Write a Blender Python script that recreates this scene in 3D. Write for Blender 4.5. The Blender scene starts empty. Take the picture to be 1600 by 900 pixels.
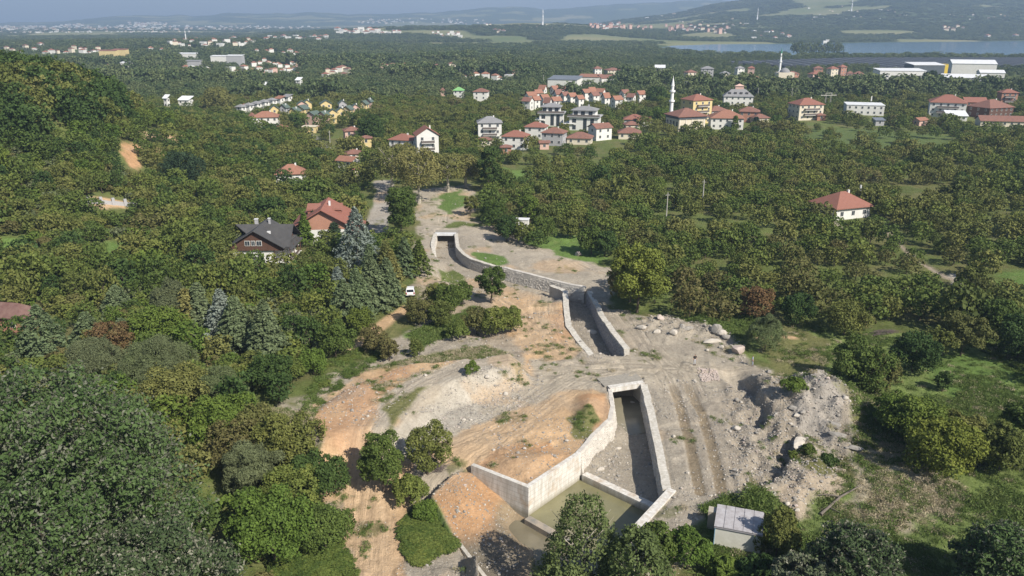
import bpy, bmesh, math, random
import numpy as np
from mathutils import Vector, Matrix
sc = bpy.context.scene
C = sc.collection
rnd = random.Random(7)
# ------------------------------------------------------------------ camera, world, sun, exposure
F = 1232.0; CAMH = 50.0; PITCH = math.radians(18.8)
cam = bpy.data.objects.new('camera', bpy.data.cameras.new('camera')); C.objects.link(cam)
cam.location = (0, 0, CAMH); cam.rotation_euler = (math.pi/2 - PITCH, 0, 0)
cam.data.sensor_width = 36; cam.data.lens = 36*F/1600; cam.data.clip_start = 0.5; cam.data.clip_end = 40000
sc.camera = cam
SUN_AZ = math.radians(137); SUN_EL = math.radians(41)      # azimuth clockwise from +Y
w = bpy.data.worlds.new("World"); sc.world = w; w.use_nodes = True
nt = w.node_tree; bg = nt.nodes['Background']
sky = nt.nodes.new('ShaderNodeTexSky'); sky.sky_type = 'NISHITA'; sky.sun_disc = False
sky.sun_elevation = SUN_EL; sky.sun_rotation = SUN_AZ; sky.air_density = 1.0; sky.dust_density = 1.0; sky.ozone_density = 1.3
nt.links.new(sky.outputs[0], bg.inputs[0]); bg.inputs[1].default_value = 0.08
sun = bpy.data.objects.new('sun', bpy.data.lights.new('sun', 'SUN')); C.objects.link(sun)
sun.data.energy = 5.0; sun.data.angle = math.radians(0.5); sun.data.color = (1.0, 0.935, 0.83)
sd = Vector((math.sin(SUN_AZ)*math.cos(SUN_EL), math.cos(SUN_AZ)*math.cos(SUN_EL), math.sin(SUN_EL)))
sun.rotation_euler = sd.to_track_quat('Z', 'Y').to_euler()
sc.view_settings.view_transform = 'Standard'; sc.view_settings.look = 'None'; sc.view_settings.gamma = 1.0
sc.view_settings.exposure = 0.60
sc.cycles.use_denoising = True
sc.cycles.max_bounces = 5; sc.cycles.transparent_max_bounces = 6; sc.cycles.volume_bounces = 0
HAZE_DENSITY = 1.9e-4

# ------------------------------------------------------------------ projection helpers (where things stand on the ground)
def at(x, y, z=0.0):
    dx = (x-800)/F; dy = -(y-450)/F
    d = (dx, math.cos(PITCH)+dy*math.sin(PITCH), -math.sin(PITCH)+dy*math.cos(PITCH))
    t = (z-CAMH)/d[2]
    return (d[0]*t, d[1]*t)
def wpoly(pts, z=0.0): return np.array([at(x, y, z) for x, y in pts])
def sstep(a, b, x):
    t = np.clip((x-a)/(b-a), 0, 1); return t*t*(3-2*t)
def _hash(ix, iy, s):
    h = (ix.astype(np.int64)*374761393 + iy.astype(np.int64)*668265263 + s*1442695041) & 0xffffffff
    h = ((h ^ (h >> 13))*1274126177) & 0xffffffff
    return ((h ^ (h >> 16)) & 0xffffff)/16777215.0
def vnoise(x, y, s=0):
    ix = np.floor(x); iy = np.floor(y); fx = x-ix; fy = y-iy
    fx = fx*fx*(3-2*fx); fy = fy*fy*(3-2*fy)
    a = _hash(ix, iy, s); b = _hash(ix+1, iy, s); c = _hash(ix, iy+1, s); d = _hash(ix+1, iy+1, s)
    return (a*(1-fx)+b*fx)*(1-fy)+(c*(1-fx)+d*fx)*fy
def fbm(x, y, scale, octv=4, s=0, gain=0.5):
    v = 0; a = 1; t = 0
    x = x/scale; y = y/scale
    for k in range(octv):
        v = v + a*vnoise(x, y, s+k*17); t += a; a *= gain; x = x*2.03+11.3; y = y*2.03+5.7
    return v/t
def polydist(P, X, Y):           # signed distance, positive inside
    n = len(P); d = np.full(X.shape, 1e9); ins = np.zeros(X.shape, bool)
    for i in range(n):
        x0, y0 = P[i]; x1, y1 = P[(i+1) % n]
        ex, ey = x1-x0, y1-y0
        t = np.clip(((X-x0)*ex+(Y-y0)*ey)/(ex*ex+ey*ey+1e-9), 0, 1)
        d = np.minimum(d, np.hypot(X-x0-t*ex, Y-y0-t*ey))
        if y0 != y1:
            c = ((y0 > Y) != (y1 > Y)) & (X < (x1-x0)*(Y-y0)/(y1-y0)+x0)
            ins ^= c
    return np.where(ins, d, -d)
def linedist(P, X, Y):           # distance to a polyline and side (+ = left of its direction)
    d = np.full(X.shape, 1e9); side = np.zeros(X.shape)
    for i in range(len(P)-1):
        x0, y0 = P[i]; x1, y1 = P[i+1]; ex, ey = x1-x0, y1-y0
        t = np.clip(((X-x0)*ex+(Y-y0)*ey)/(ex*ex+ey*ey+1e-9), 0, 1)
        dd = np.hypot(X-x0-t*ex, Y-y0-t*ey); cr = ex*(Y-y0)-ey*(X-x0)
        m = dd < d; side = np.where(m, np.sign(cr), side); d = np.where(m, dd, d)
    return d, side

# ------------------------------------------------------------------ plan of the place (world metres)
# retaining walls, drawn along the face towards the water
UP_RIGHT = [(-14.2, 188.5), (-12.9, 176), (-11.2, 170.5), (-9.2, 166.6), (-6.0, 163.2), (-2.0, 159.5), (3.9, 154.2), (10.2, 148.9), (14.2, 146.2)]
UP_LEFT = [(-18.6, 188.5), (-18.3, 178), (-17.0, 170), (-15.5, 167)]
MID_LEFT = [(8.2, 148.6), (10.8, 144.9), (10.4, 136), (10.2, 126.4), (11.8, 119), (13.6, 112.6)]
MID_RIGHT = [(14.6, 145.5), (15.3, 138), (15.5, 130), (16.4, 122), (17.7, 114.6)]
LOW_LEFT = [(14.3, 102.3), (14.0, 97), (13.2, 93.1), (11.2, 90.0), (8.3, 84.6)]
LOW_RIGHT = [(18.7, 103.6), (18.3, 96), (17.7, 86), (17.0, 76.6)]
P_B = (1.9, 76.9); P_C = (8.4, 84.4); P_A = (-4.9, 81.6); P_D = (17.0, 76.4); P_E = (11.6, 68.6)
CH_UP = np.array([(-18.6, 192), (-14.2, 192)] + UP_RIGHT + [(10.4, 144.5), (4, 149.5), (-4, 155.5), (-10, 160), (-15.5, 167)] + UP_LEFT[::-1][1:])
CH_UPSOFT = np.array([(-14, 163), (-4, 155), (4, 149), (9.6, 145.5), (7, 141), (-4, 146), (-16, 156)])
CH_MID = np.array(MID_LEFT + MID_RIGHT[::-1] + [(12, 147.8)])
CH_LOW = np.array(LOW_LEFT + [P_C, P_D] + LOW_RIGHT[::-1] + [(18.9, 106.3), (14.4, 106.3)])
POOL = np.array([P_B, P_C, P_D, P_E, (7.5, 62), (2, 66)])
BASIN = np.array([P_B, (2, 66), (7.5, 62), (9, 55), (-2, 50), (-3.0, 65.6), (-6.3, 72.0), (-9.0, 77.0), (-6.2, 81.2), (-5.0, 82.0)])
PLATEAU = wpoly([(470, 650), (560, 600), (640, 568), (740, 560), (792, 552), (800, 566), (745, 588), (672, 604), (640, 640), (612, 668), (560, 672), (500, 690)], 2.5)
RUBBLE = wpoly([(1128, 640), (1135, 592), (1185, 590), (1235, 604), (1290, 592), (1330, 640), (1345, 700), (1300, 760), (1240, 805), (1165, 800), (1150, 780), (1138, 700)])
ROCKRIDGE = wpoly([(985, 498), (1060, 500), (1130, 508), (1165, 545), (1160, 566), (1110, 530), (1040, 530), (1000, 520)])
MOUNDTOP = at(1285, 608, 2.5)
CLIFF = [at(1168, 592), at(1183, 612), at(1180, 630), at(1198, 645), at(1190, 672), at(1216, 682), at(1240, 690), at(1232, 715), at(1218, 745), at(1190, 770)]
RUT1 = [at(1052, 600), at(1064, 640), at(1078, 690), at(1086, 730), at(1094, 768)]
RUT2 = [at(1075, 600), at(1095, 640), at(1110, 690), at(1120, 730), at(1128, 768)]
TRACKRIDGE = [at(1205, 600), at(1222, 630), at(1226, 660), at(1218, 690)]
ORANGEMOUND = at(830, 712, 1)
FARR = {
 'A': (8500, 3000, 3000, [(-500, 38), (0, 35), (170, 27), (350, 23), (420, 20), (600, 23), (700, 15), (800, 12), (850, 13), (960, 5), (1060, 2), (1150, 4), (1400, 2), (2100, 2)]),
 'B': (4300, 2150, 2500, [(700, 60), (850, 52), (960, 34), (1030, 24), (1090, 13), (1160, 0), (1250, -14), (1400, -34), (2100, -40)]),
 'C': (2700, 800, 700, [(300, 62), (470, 50), (560, 45), (700, 40), (800, 37), (870, 38), (950, 43), (1050, 48), (1150, 56), (1300, 70)]),
 'D': (1500, 500, 400, [(-500, 70), (0, 68), (200, 66), (400, 64), (520, 70), (700, 78), (2100, 82)]),
}
LAKE = np.array([(290, 1420), (330, 1290), (500, 1210), (620, 1230), (760, 1150), (1500, 1180), (2300, 1500), (2300, 2150), (1300, 2080), (900, 1960), (640, 1840), (440, 1800), (330, 1700), (280, 1560)])
NETS = wpoly([(1120, 101), (1330, 94), (1700, 94), (1700, 112), (1400, 110), (1230, 107)])
def terrain(X, Y):
    X = np.asarray(X, float); Y = np.asarray(Y, float)
    z = (fbm(X, Y, 60, 3, 3)-0.5)*1.6*sstep(130, 260, np.hypot(X, Y))
    z = z + 31*sstep(-84, -162, X+0.15*(Y-250))*np.exp(-((Y-255)/82)**2)*(0.85+0.3*fbm(X, Y, 45, 3, 9))
    Yc = np.maximum(Y, 1.0)
    ax = 800+F*X/(Yc*math.cos(PITCH))
    for k, (R0, wn, wf, prof) in FARR.items():
        px = [p[0] for p in prof]; py = [p[1] for p in prof]
        yy = np.interp(ax, px, py)+(fbm(ax, Yc*0.0+3, 70 if k != 'A' else 45, 4, ord(k))-0.5)*{'A': 9, 'B': 6, 'C': 5, 'D': 2}[k]
        zt = CAMH+R0*np.tan(np.arctan((450-yy)/F)-PITCH)
        s = np.where(Y < R0, np.clip(1-(R0-Y)/wn, 0, 1), np.clip(1-(Y-R0)/wf, 0, 1))
        s = s*s*(3-2*s) if k != 'B' else s**1.1
        rel = 0.8+0.4*fbm(X, Y, R0*0.09, 4, ord(k)+5) if k in 'AB' else 1.0
        rel = rel+(1-rel)*s**3
        z = np.maximum(z, zt*s*rel)
    z = np.where(Y > 1000, z-3.0*sstep(-20, 10, polydist(LAKE, X, Y)), z) if np.any(Y > 1000) else z
    near = (np.abs(X) < 90) & (Y > 40) & (Y < 200)
    if np.any(near):
        x = X[near]; y = Y[near]; q = z[near]
        rough = fbm(x, y, 2.2, 4, 21); fine = fbm(x, y, 0.9, 3, 31)
        q = q-0.04*np.maximum(0, 70-y)*0.5
        q = q-2.7*sstep(86, 75.5, y)*sstep(-48, -24, x)*sstep(-2.9, -5.5, x)
        # plateau, mounds
        q = q+2.6*sstep(-3.6, 0.6, polydist(PLATEAU, x, y)+(fbm(x, y, 6, 3, 41)-0.5)*1.5)
        m = np.hypot((x-ORANGEMOUND[0])/5.0, (y-ORANGEMOUND[1])/3.2)
        q = q+0.9*sstep(1.3, 0.1, m)
        m = np.hypot((x-at(925, 645)[0])/2.6, (y-at(925, 645)[1])/6.0)
        q = q+1.1*sstep(1.2, 0.1, m)
        # rubble field
        rb = sstep(-1.5, 2.0, polydist(RUBBLE, x, y))
        rid = 1-np.abs(2*fbm(x+y*0.3, y*0.7, 3.6, 4, 51)-1)
        q = q+rb*((rid-0.72)*2.0+(rough-0.5)*0.9+(fine-.5)*.35)
        dc, sde = linedist(CLIFF, x, y)
        q = q+rb*np.where(sde > 0, 1.25*np.exp(-dc/6.0)*sstep(0.0, 0.9, dc+0.1), -0.45*np.exp(-dc/3.0))
        m = np.hypot((x-MOUNDTOP[0])/7.5, (y-MOUNDTOP[1])/8.5)
        q = q+3.4*sstep(1.25, 0.05, m)*(0.8+0.4*rough)
        dt, _ = linedist(TRACKRIDGE, x, y); k = np.exp(-(dt/1.1)**2)
        q = q*(1-k*0.7)+k*0.7*1.6
        rr = sstep(-1.2, 1.5, polydist(ROCKRIDGE, x, y))
        q = q+rr*(0.5+(rough-0.45)*2.2)
        hole = np.hypot((x-at(1150, 588)[0])/2.2, (y-at(1150, 588)[1])/3.0)
        q = q-1.2*sstep(1.2, 0.3, hole)
        for RT in (RUT1, RUT2):
            d, _ = linedist(RT, x, y)
            k2 = np.exp(-(d/0.70)**4)*sstep(108, 100, y); q = q*(1-k2)+k2*(-0.22)
        # roughness of the dug ground
        q = q+0.30*(rough-0.5)+0.16*(fine-0.5)-0.25*sstep(.62, .75, 1-np.abs(2*fbm(x, y, 5.5, 4, 61)-1))*sstep(.5, .6, fbm(x, y, 14, 2, 63))
        for wl in (UP_RIGHT, UP_LEFT, MID_LEFT, MID_RIGHT, LOW_LEFT, LOW_RIGHT, [P_A, P_B, (8.45, 84.45)], [(12.0, 69.0), (17.6, 76.9)]):
            dw = linedist(wl, x, y)[0]; q = np.minimum(q, -0.12+np.maximum(0, dw-1.3)*0.6)
        # channels, carved inside the retaining walls
        sdp = polydist(CH_UP, x, y); q = np.where(sdp > -0.35, -2.5+0.25*rough, q)
        s2 = sstep(-3.0, 2.5, polydist(CH_UPSOFT, x, y)); q = np.where(sdp > -0.35, q, q*(1-s2)+(-2.3)*s2)
        fl = -3.0+0.5*(rough-0.5)+0.25*fine
        fl = fl+2.9*sstep(118.5, 112.8, y)+0.7*np.exp(-((x-13.5)/2)**2)*sstep(140, 130, y)
        q = np.where(polydist(CH_MID, x, y) > -0.35, np.minimum(fl, 0.0), q)
        lf = -3.05+0.3*(rough-0.5)+0.9*sstep(2.6, 0.0, linedist(LOW_LEFT, x, y)[0])*sstep(100, 93, y)*rough
        lf = lf-0.25*sstep(94, 97, y)
        lowd = polydist(CH_LOW, x, y); q = np.where((lowd > -0.35) & (y < 106.3), lf, q)
        q = np.where(polydist(POOL, x, y) > -0.45, -4.2, q)
        bd = polydist(BASIN, x, y)
        ramp = 3.4*sstep(0.3, -6.0, x+(y-76)*0.35)*sstep(68, 79, y)
        bz = -3.75+ramp*0.86+0.12*(rough-0.5)+0.25*sstep(0.5, 0.8, fbm(x, y, 7, 2, 77))
        bz = np.minimum(bz+1.1*np.exp(-linedist([P_A, P_B], x, y)[0]/1.6)*sstep(1.4, -2.2, x), -0.25)
        bz = bz-0.6*sstep(3.2, 1.0, linedist([(0.5, 76.2), (3, 73.5), (7, 69.5)], x, y)[0])
        q = np.where(bd > -0.35, bz, q)
        z = z.copy(); z[near] = q
    return z
def tz(x, y): return float(terrain(np.array([float(x)]), np.array([float(y)]))[0])
def ground(px, py):
    dx = (px-800)/F; dy = -(py-450)/F
    d = np.array((dx, math.cos(PITCH)+dy*math.sin(PITCH), -math.sin(PITCH)+dy*math.cos(PITCH)))
    t = 45*np.exp(np.linspace(0, math.log(9000/45), 2600))
    X = d[0]*t; Y = d[1]*t; Z = CAMH+d[2]*t
    h = terrain(X, Y); i = np.argmax(Z < h)
    if not np.any(Z < h): i = len(t)-1
    return (float(X[i]), float(Y[i]), float(h[i]))

# ------------------------------------------------------------------ materials
def N(m, t): return m.node_tree.nodes.new(t)
def new_mat(name, rough=0.9, spec=0.2):
    m = bpy.data.materials.new(name); m.use_nodes = True
    b = m.node_tree.nodes['Principled BSDF']; b.inputs['Roughness'].default_value = rough
    b.inputs['Specular IOR Level'].default_value = spec
    return m, b, m.node_tree.links
def mixc(m, a, b, fac, mode='MIX'):
    n = N(m, 'ShaderNodeMix'); n.data_type = 'RGBA'; n.blend_type = mode
    L = m.node_tree.links
    for s, v in ((0, fac), (6, a), (7, b)):
        if hasattr(v, 'is_linked') or isinstance(v, bpy.types.NodeSocket): L.new(v, n.inputs[s])
        elif s == 0: n.inputs[0].default_value = v
        else: n.inputs[s].default_value = (*v, 1)
    return n.outputs[2]
def noise(m, scale, detail=4, rough=0.6, obj=False):
    n = N(m, 'ShaderNodeTexNoise'); n.inputs['Scale'].default_value = scale; n.inputs['Detail'].default_value = detail; n.inputs['Roughness'].default_value = rough
    if obj: t = N(m, 'ShaderNodeTexCoord').outputs['Object']
    else: t = N(m, 'ShaderNodeNewGeometry').outputs['Position']
    m.node_tree.links.new(t, n.inputs['Vector']); return n.outputs['Fac']
def rampf(m, src, a, b, lo=0.0, hi=1.0):
    n = N(m, 'ShaderNodeMapRange'); n.inputs[1].default_value = a; n.inputs[2].default_value = b; n.inputs[3].default_value = lo; n.inputs[4].default_value = hi
    m.node_tree.links.new(src, n.inputs[0]); return n.outputs[0]
def bump(m, b, src, strength=0.5, dist=0.1):
    n = N(m, 'ShaderNodeBump'); n.inputs['Strength'].default_value = strength; n.inputs['Distance'].default_value = dist
    m.node_tree.links.new(src, n.inputs['Height']); m.node_tree.links.new(n.outputs[0], b.inputs['Normal'])
_mc = {}
def plain(name, col, rough=0.85, var=0.25, scale=0.8, spec=0.2, col2=None, obj=False, bmp=0.0, metal=0.0):
    if name in _mc: return _mc[name]
    m, b, L = new_mat(name, rough, spec)
    c2 = col2 or tuple(c*(1-var) for c in col)
    f = rampf(m, noise(m, scale, 5, 0.65, obj), 0.35, 0.7)
    L.new(mixc(m, col, c2, f), b.inputs['Base Color'])
    if metal: b.inputs['Metallic'].default_value = metal
    if bmp: bump(m, b, noise(m, scale*6, 4), bmp, 0.05)
    _mc[name] = m; return m
def leafmat(name, cols, back=None, hue=0.0, trans=0.22, loc_scale=0.03, rough=0.7):
    """foliage: cols = 3 colours chosen by a per-tree value, lightness varied per leaf"""
    if name in _mc: return _mc[name]
    m, b, L = new_mat(name, rough, 0.12)
    oi = N(m, 'ShaderNodeObjectInfo')
    nz = N(m, 'ShaderNodeTexNoise'); nz.inputs['Scale'].default_value = loc_scale; nz.inputs['Detail'].default_value = 2
    L.new(oi.outputs['Location'], nz.inputs['Vector'])
    at_ = N(m, 'ShaderNodeAttribute'); at_.attribute_name = 'leaf'
    mx = N(m, 'ShaderNodeMath'); mx.operation = 'MULTIPLY_ADD'; L.new(oi.outputs['Random'], mx.inputs[0]); mx.inputs[1].default_value = 0.62
    mz = rampf(m, nz.outputs['Fac'], 0.3, 0.7, 0.0, 0.38); L.new(mz, mx.inputs[2])
    my = N(m, 'ShaderNodeMath'); my.operation = 'MULTIPLY_ADD'; L.new(at_.outputs['Fac'], my.inputs[0]); my.inputs[1].default_value = 0.3
    ms = N(m, 'ShaderNodeMath'); ms.operation = 'MULTIPLY_ADD'; L.new(mx.outputs[0], ms.inputs[0]); ms.inputs[1].default_value = 0.85
    L.new(my.outputs[0], ms.inputs[2]); my.inputs[2].default_value = -0.1
    cr = N(m, 'ShaderNodeValToRGB'); L.new(ms.outputs[0], cr.inputs[0])
    e = cr.color_ramp.elements; e[0].position = 0.05; e[0].color = (*cols[0], 1); e[1].position = 0.95; e[1].color = (*cols[-1], 1)
    for k in range(1, len(cols)-1):
        q = e.new(0.05+0.9*k/(len(cols)-1)); q.color = (*cols[k], 1)
    lv = rampf(m, at_.outputs['Fac'], 0, 1, 0.80, 1.25)
    hs = N(m, 'ShaderNodeHueSaturation'); L.new(cr.outputs[0], hs.inputs['Color']); L.new(lv, hs.inputs['Value'])
    col = hs.outputs[0]
    if back:
        g = N(m, 'ShaderNodeNewGeometry'); col = mixc(m, col, back, g.outputs['Backfacing'])
    L.new(col, b.inputs['Base Color'])
    tr = N(m, 'ShaderNodeBsdfTranslucent'); L.new(col, tr.inputs[0])
    ad = N(m, 'ShaderNodeMixShader'); ad.inputs[0].default_value = trans
    L.new(b.outputs[0], ad.inputs[1]); L.new(tr.outputs[0], ad.inputs[2])
    L.new(ad.outputs[0], m.node_tree.nodes['Material Output'].inputs[0])
    _mc[name] = m; return m
def flatmat(name, col, rough=0.6, spec=0.3, metal=0.0): return plain(name, col, rough, 0.12, 1.5, spec, metal=metal)

# ------------------------------------------------------------------ mesh helpers
class MB:
    def __init__(s): s.v = []; s.f = []; s.m = []
    def add(s, vs, fs, mi=0):
        o = len(s.v); s.v += [tuple(v) for v in vs]; s.f += [tuple(o+i for i in f) for f in fs]; s.m += [mi]*len(fs); return s
    def box(s, x0, y0, z0, x1, y1, z1, mi=0, M=None):
        vs = [(x0, y0, z0), (x1, y0, z0), (x1, y1, z0), (x0, y1, z0), (x0, y0, z1), (x1, y0, z1), (x1, y1, z1), (x0, y1, z1)]
        if M: vs = [tuple(M @ Vector(v)) for v in vs]
        return s.add(vs, [(0, 3, 2, 1), (4, 5, 6, 7), (0, 1, 5, 4), (1, 2, 6, 5), (2, 3, 7, 6), (3, 0, 4, 7)], mi)
    def tube(s, path, radii, n=6, mi=0, cap=True):
        rings = []
        for i, p in enumerate(path):
            a = Vector(path[max(0, i-1)]); b = Vector(path[min(len(path)-1, i+1)]); t = (b-a).normalized() if (b-a).length > 1e-6 else Vector((0, 0, 1))
            u = t.orthogonal().normalized() if abs(t.z) < 0.99 else Vector((1, 0, 0)); u = (u-t*u.dot(t)).normalized(); v_ = t.cross(u)
            rings.append([Vector(p)+(u*math.cos(2*math.pi*k/n)+v_*math.sin(2*math.pi*k/n))*radii[i] for k in range(n)])
        vs = [p for r in rings for p in r]; fs = []
        for i in range(len(path)-1):
            for k in range(n): fs.append((i*n+k, i*n+(k+1) % n, (i+1)*n+(k+1) % n, (i+1)*n+k))
        if cap: fs.append(tuple(range(n))[::-1]); fs.append(tuple((len(path)-1)*n+k for k in range(n)))
        return s.add(vs, fs, mi)
    def mesh(s, name, mats, smooth=False):
        me = bpy.data.meshes.new(name); me.from_pydata(s.v, [], s.f)
        for m in (mats if isinstance(mats, (list, tuple)) else [mats]): me.materials.append(m)
        me.polygons.foreach_set('material_index', s.m)
        if smooth: me.polygons.foreach_set('use_smooth', [True]*len(s.f))
        me.update(); return me
def link(name, me, parent=None, loc=(0, 0, 0), rotz=0.0, scale=None, label=None, cat=None, group=None, kind=None):
    o = bpy.data.objects.new(name, me); C.objects.link(o)
    if parent: o.parent = parent
    o.location = loc; o.rotation_euler = (0, 0, rotz)
    if scale is not None: o.scale = scale if isinstance(scale, (tuple, list)) else (scale,)*3
    if label: o['label'] = label
    if cat: o['category'] = cat
    if group: o['group'] = group
    if kind: o['kind'] = kind
    return o
def fast_mesh(name, V, Fq, mats, k=4, leaf=None, col=None, smooth=False):
    me = bpy.data.meshes.new(name); nf = len(Fq)
    me.vertices.add(len(V)); me.vertices.foreach_set('co', np.asarray(V, np.float32).ravel())
    me.loops.add(nf*k); me.loops.foreach_set('vertex_index', np.asarray(Fq, np.int32).ravel())
    me.polygons.add(nf); me.polygons.foreach_set('loop_start', np.arange(nf, dtype=np.int32)*k)
    try: me.polygons.foreach_set('loop_total', np.full(nf, k, np.int32))
    except Exception: pass
    for m in (mats if isinstance(mats, (list, tuple)) else [mats]): me.materials.append(m)
    if smooth: me.polygons.foreach_set('use_smooth', np.ones(nf, bool))
    me.update(calc_edges=True)
    if leaf is not None:
        a = me.attributes.new('leaf', 'FLOAT', 'POINT'); a.data.foreach_set('value', np.asarray(leaf, np.float32))
    if col is not None:
        a = me.color_attributes.new('Col', 'FLOAT_COLOR', 'POINT'); a.data.foreach_set('color', np.asarray(col, np.float32).ravel())
    return me

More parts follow.
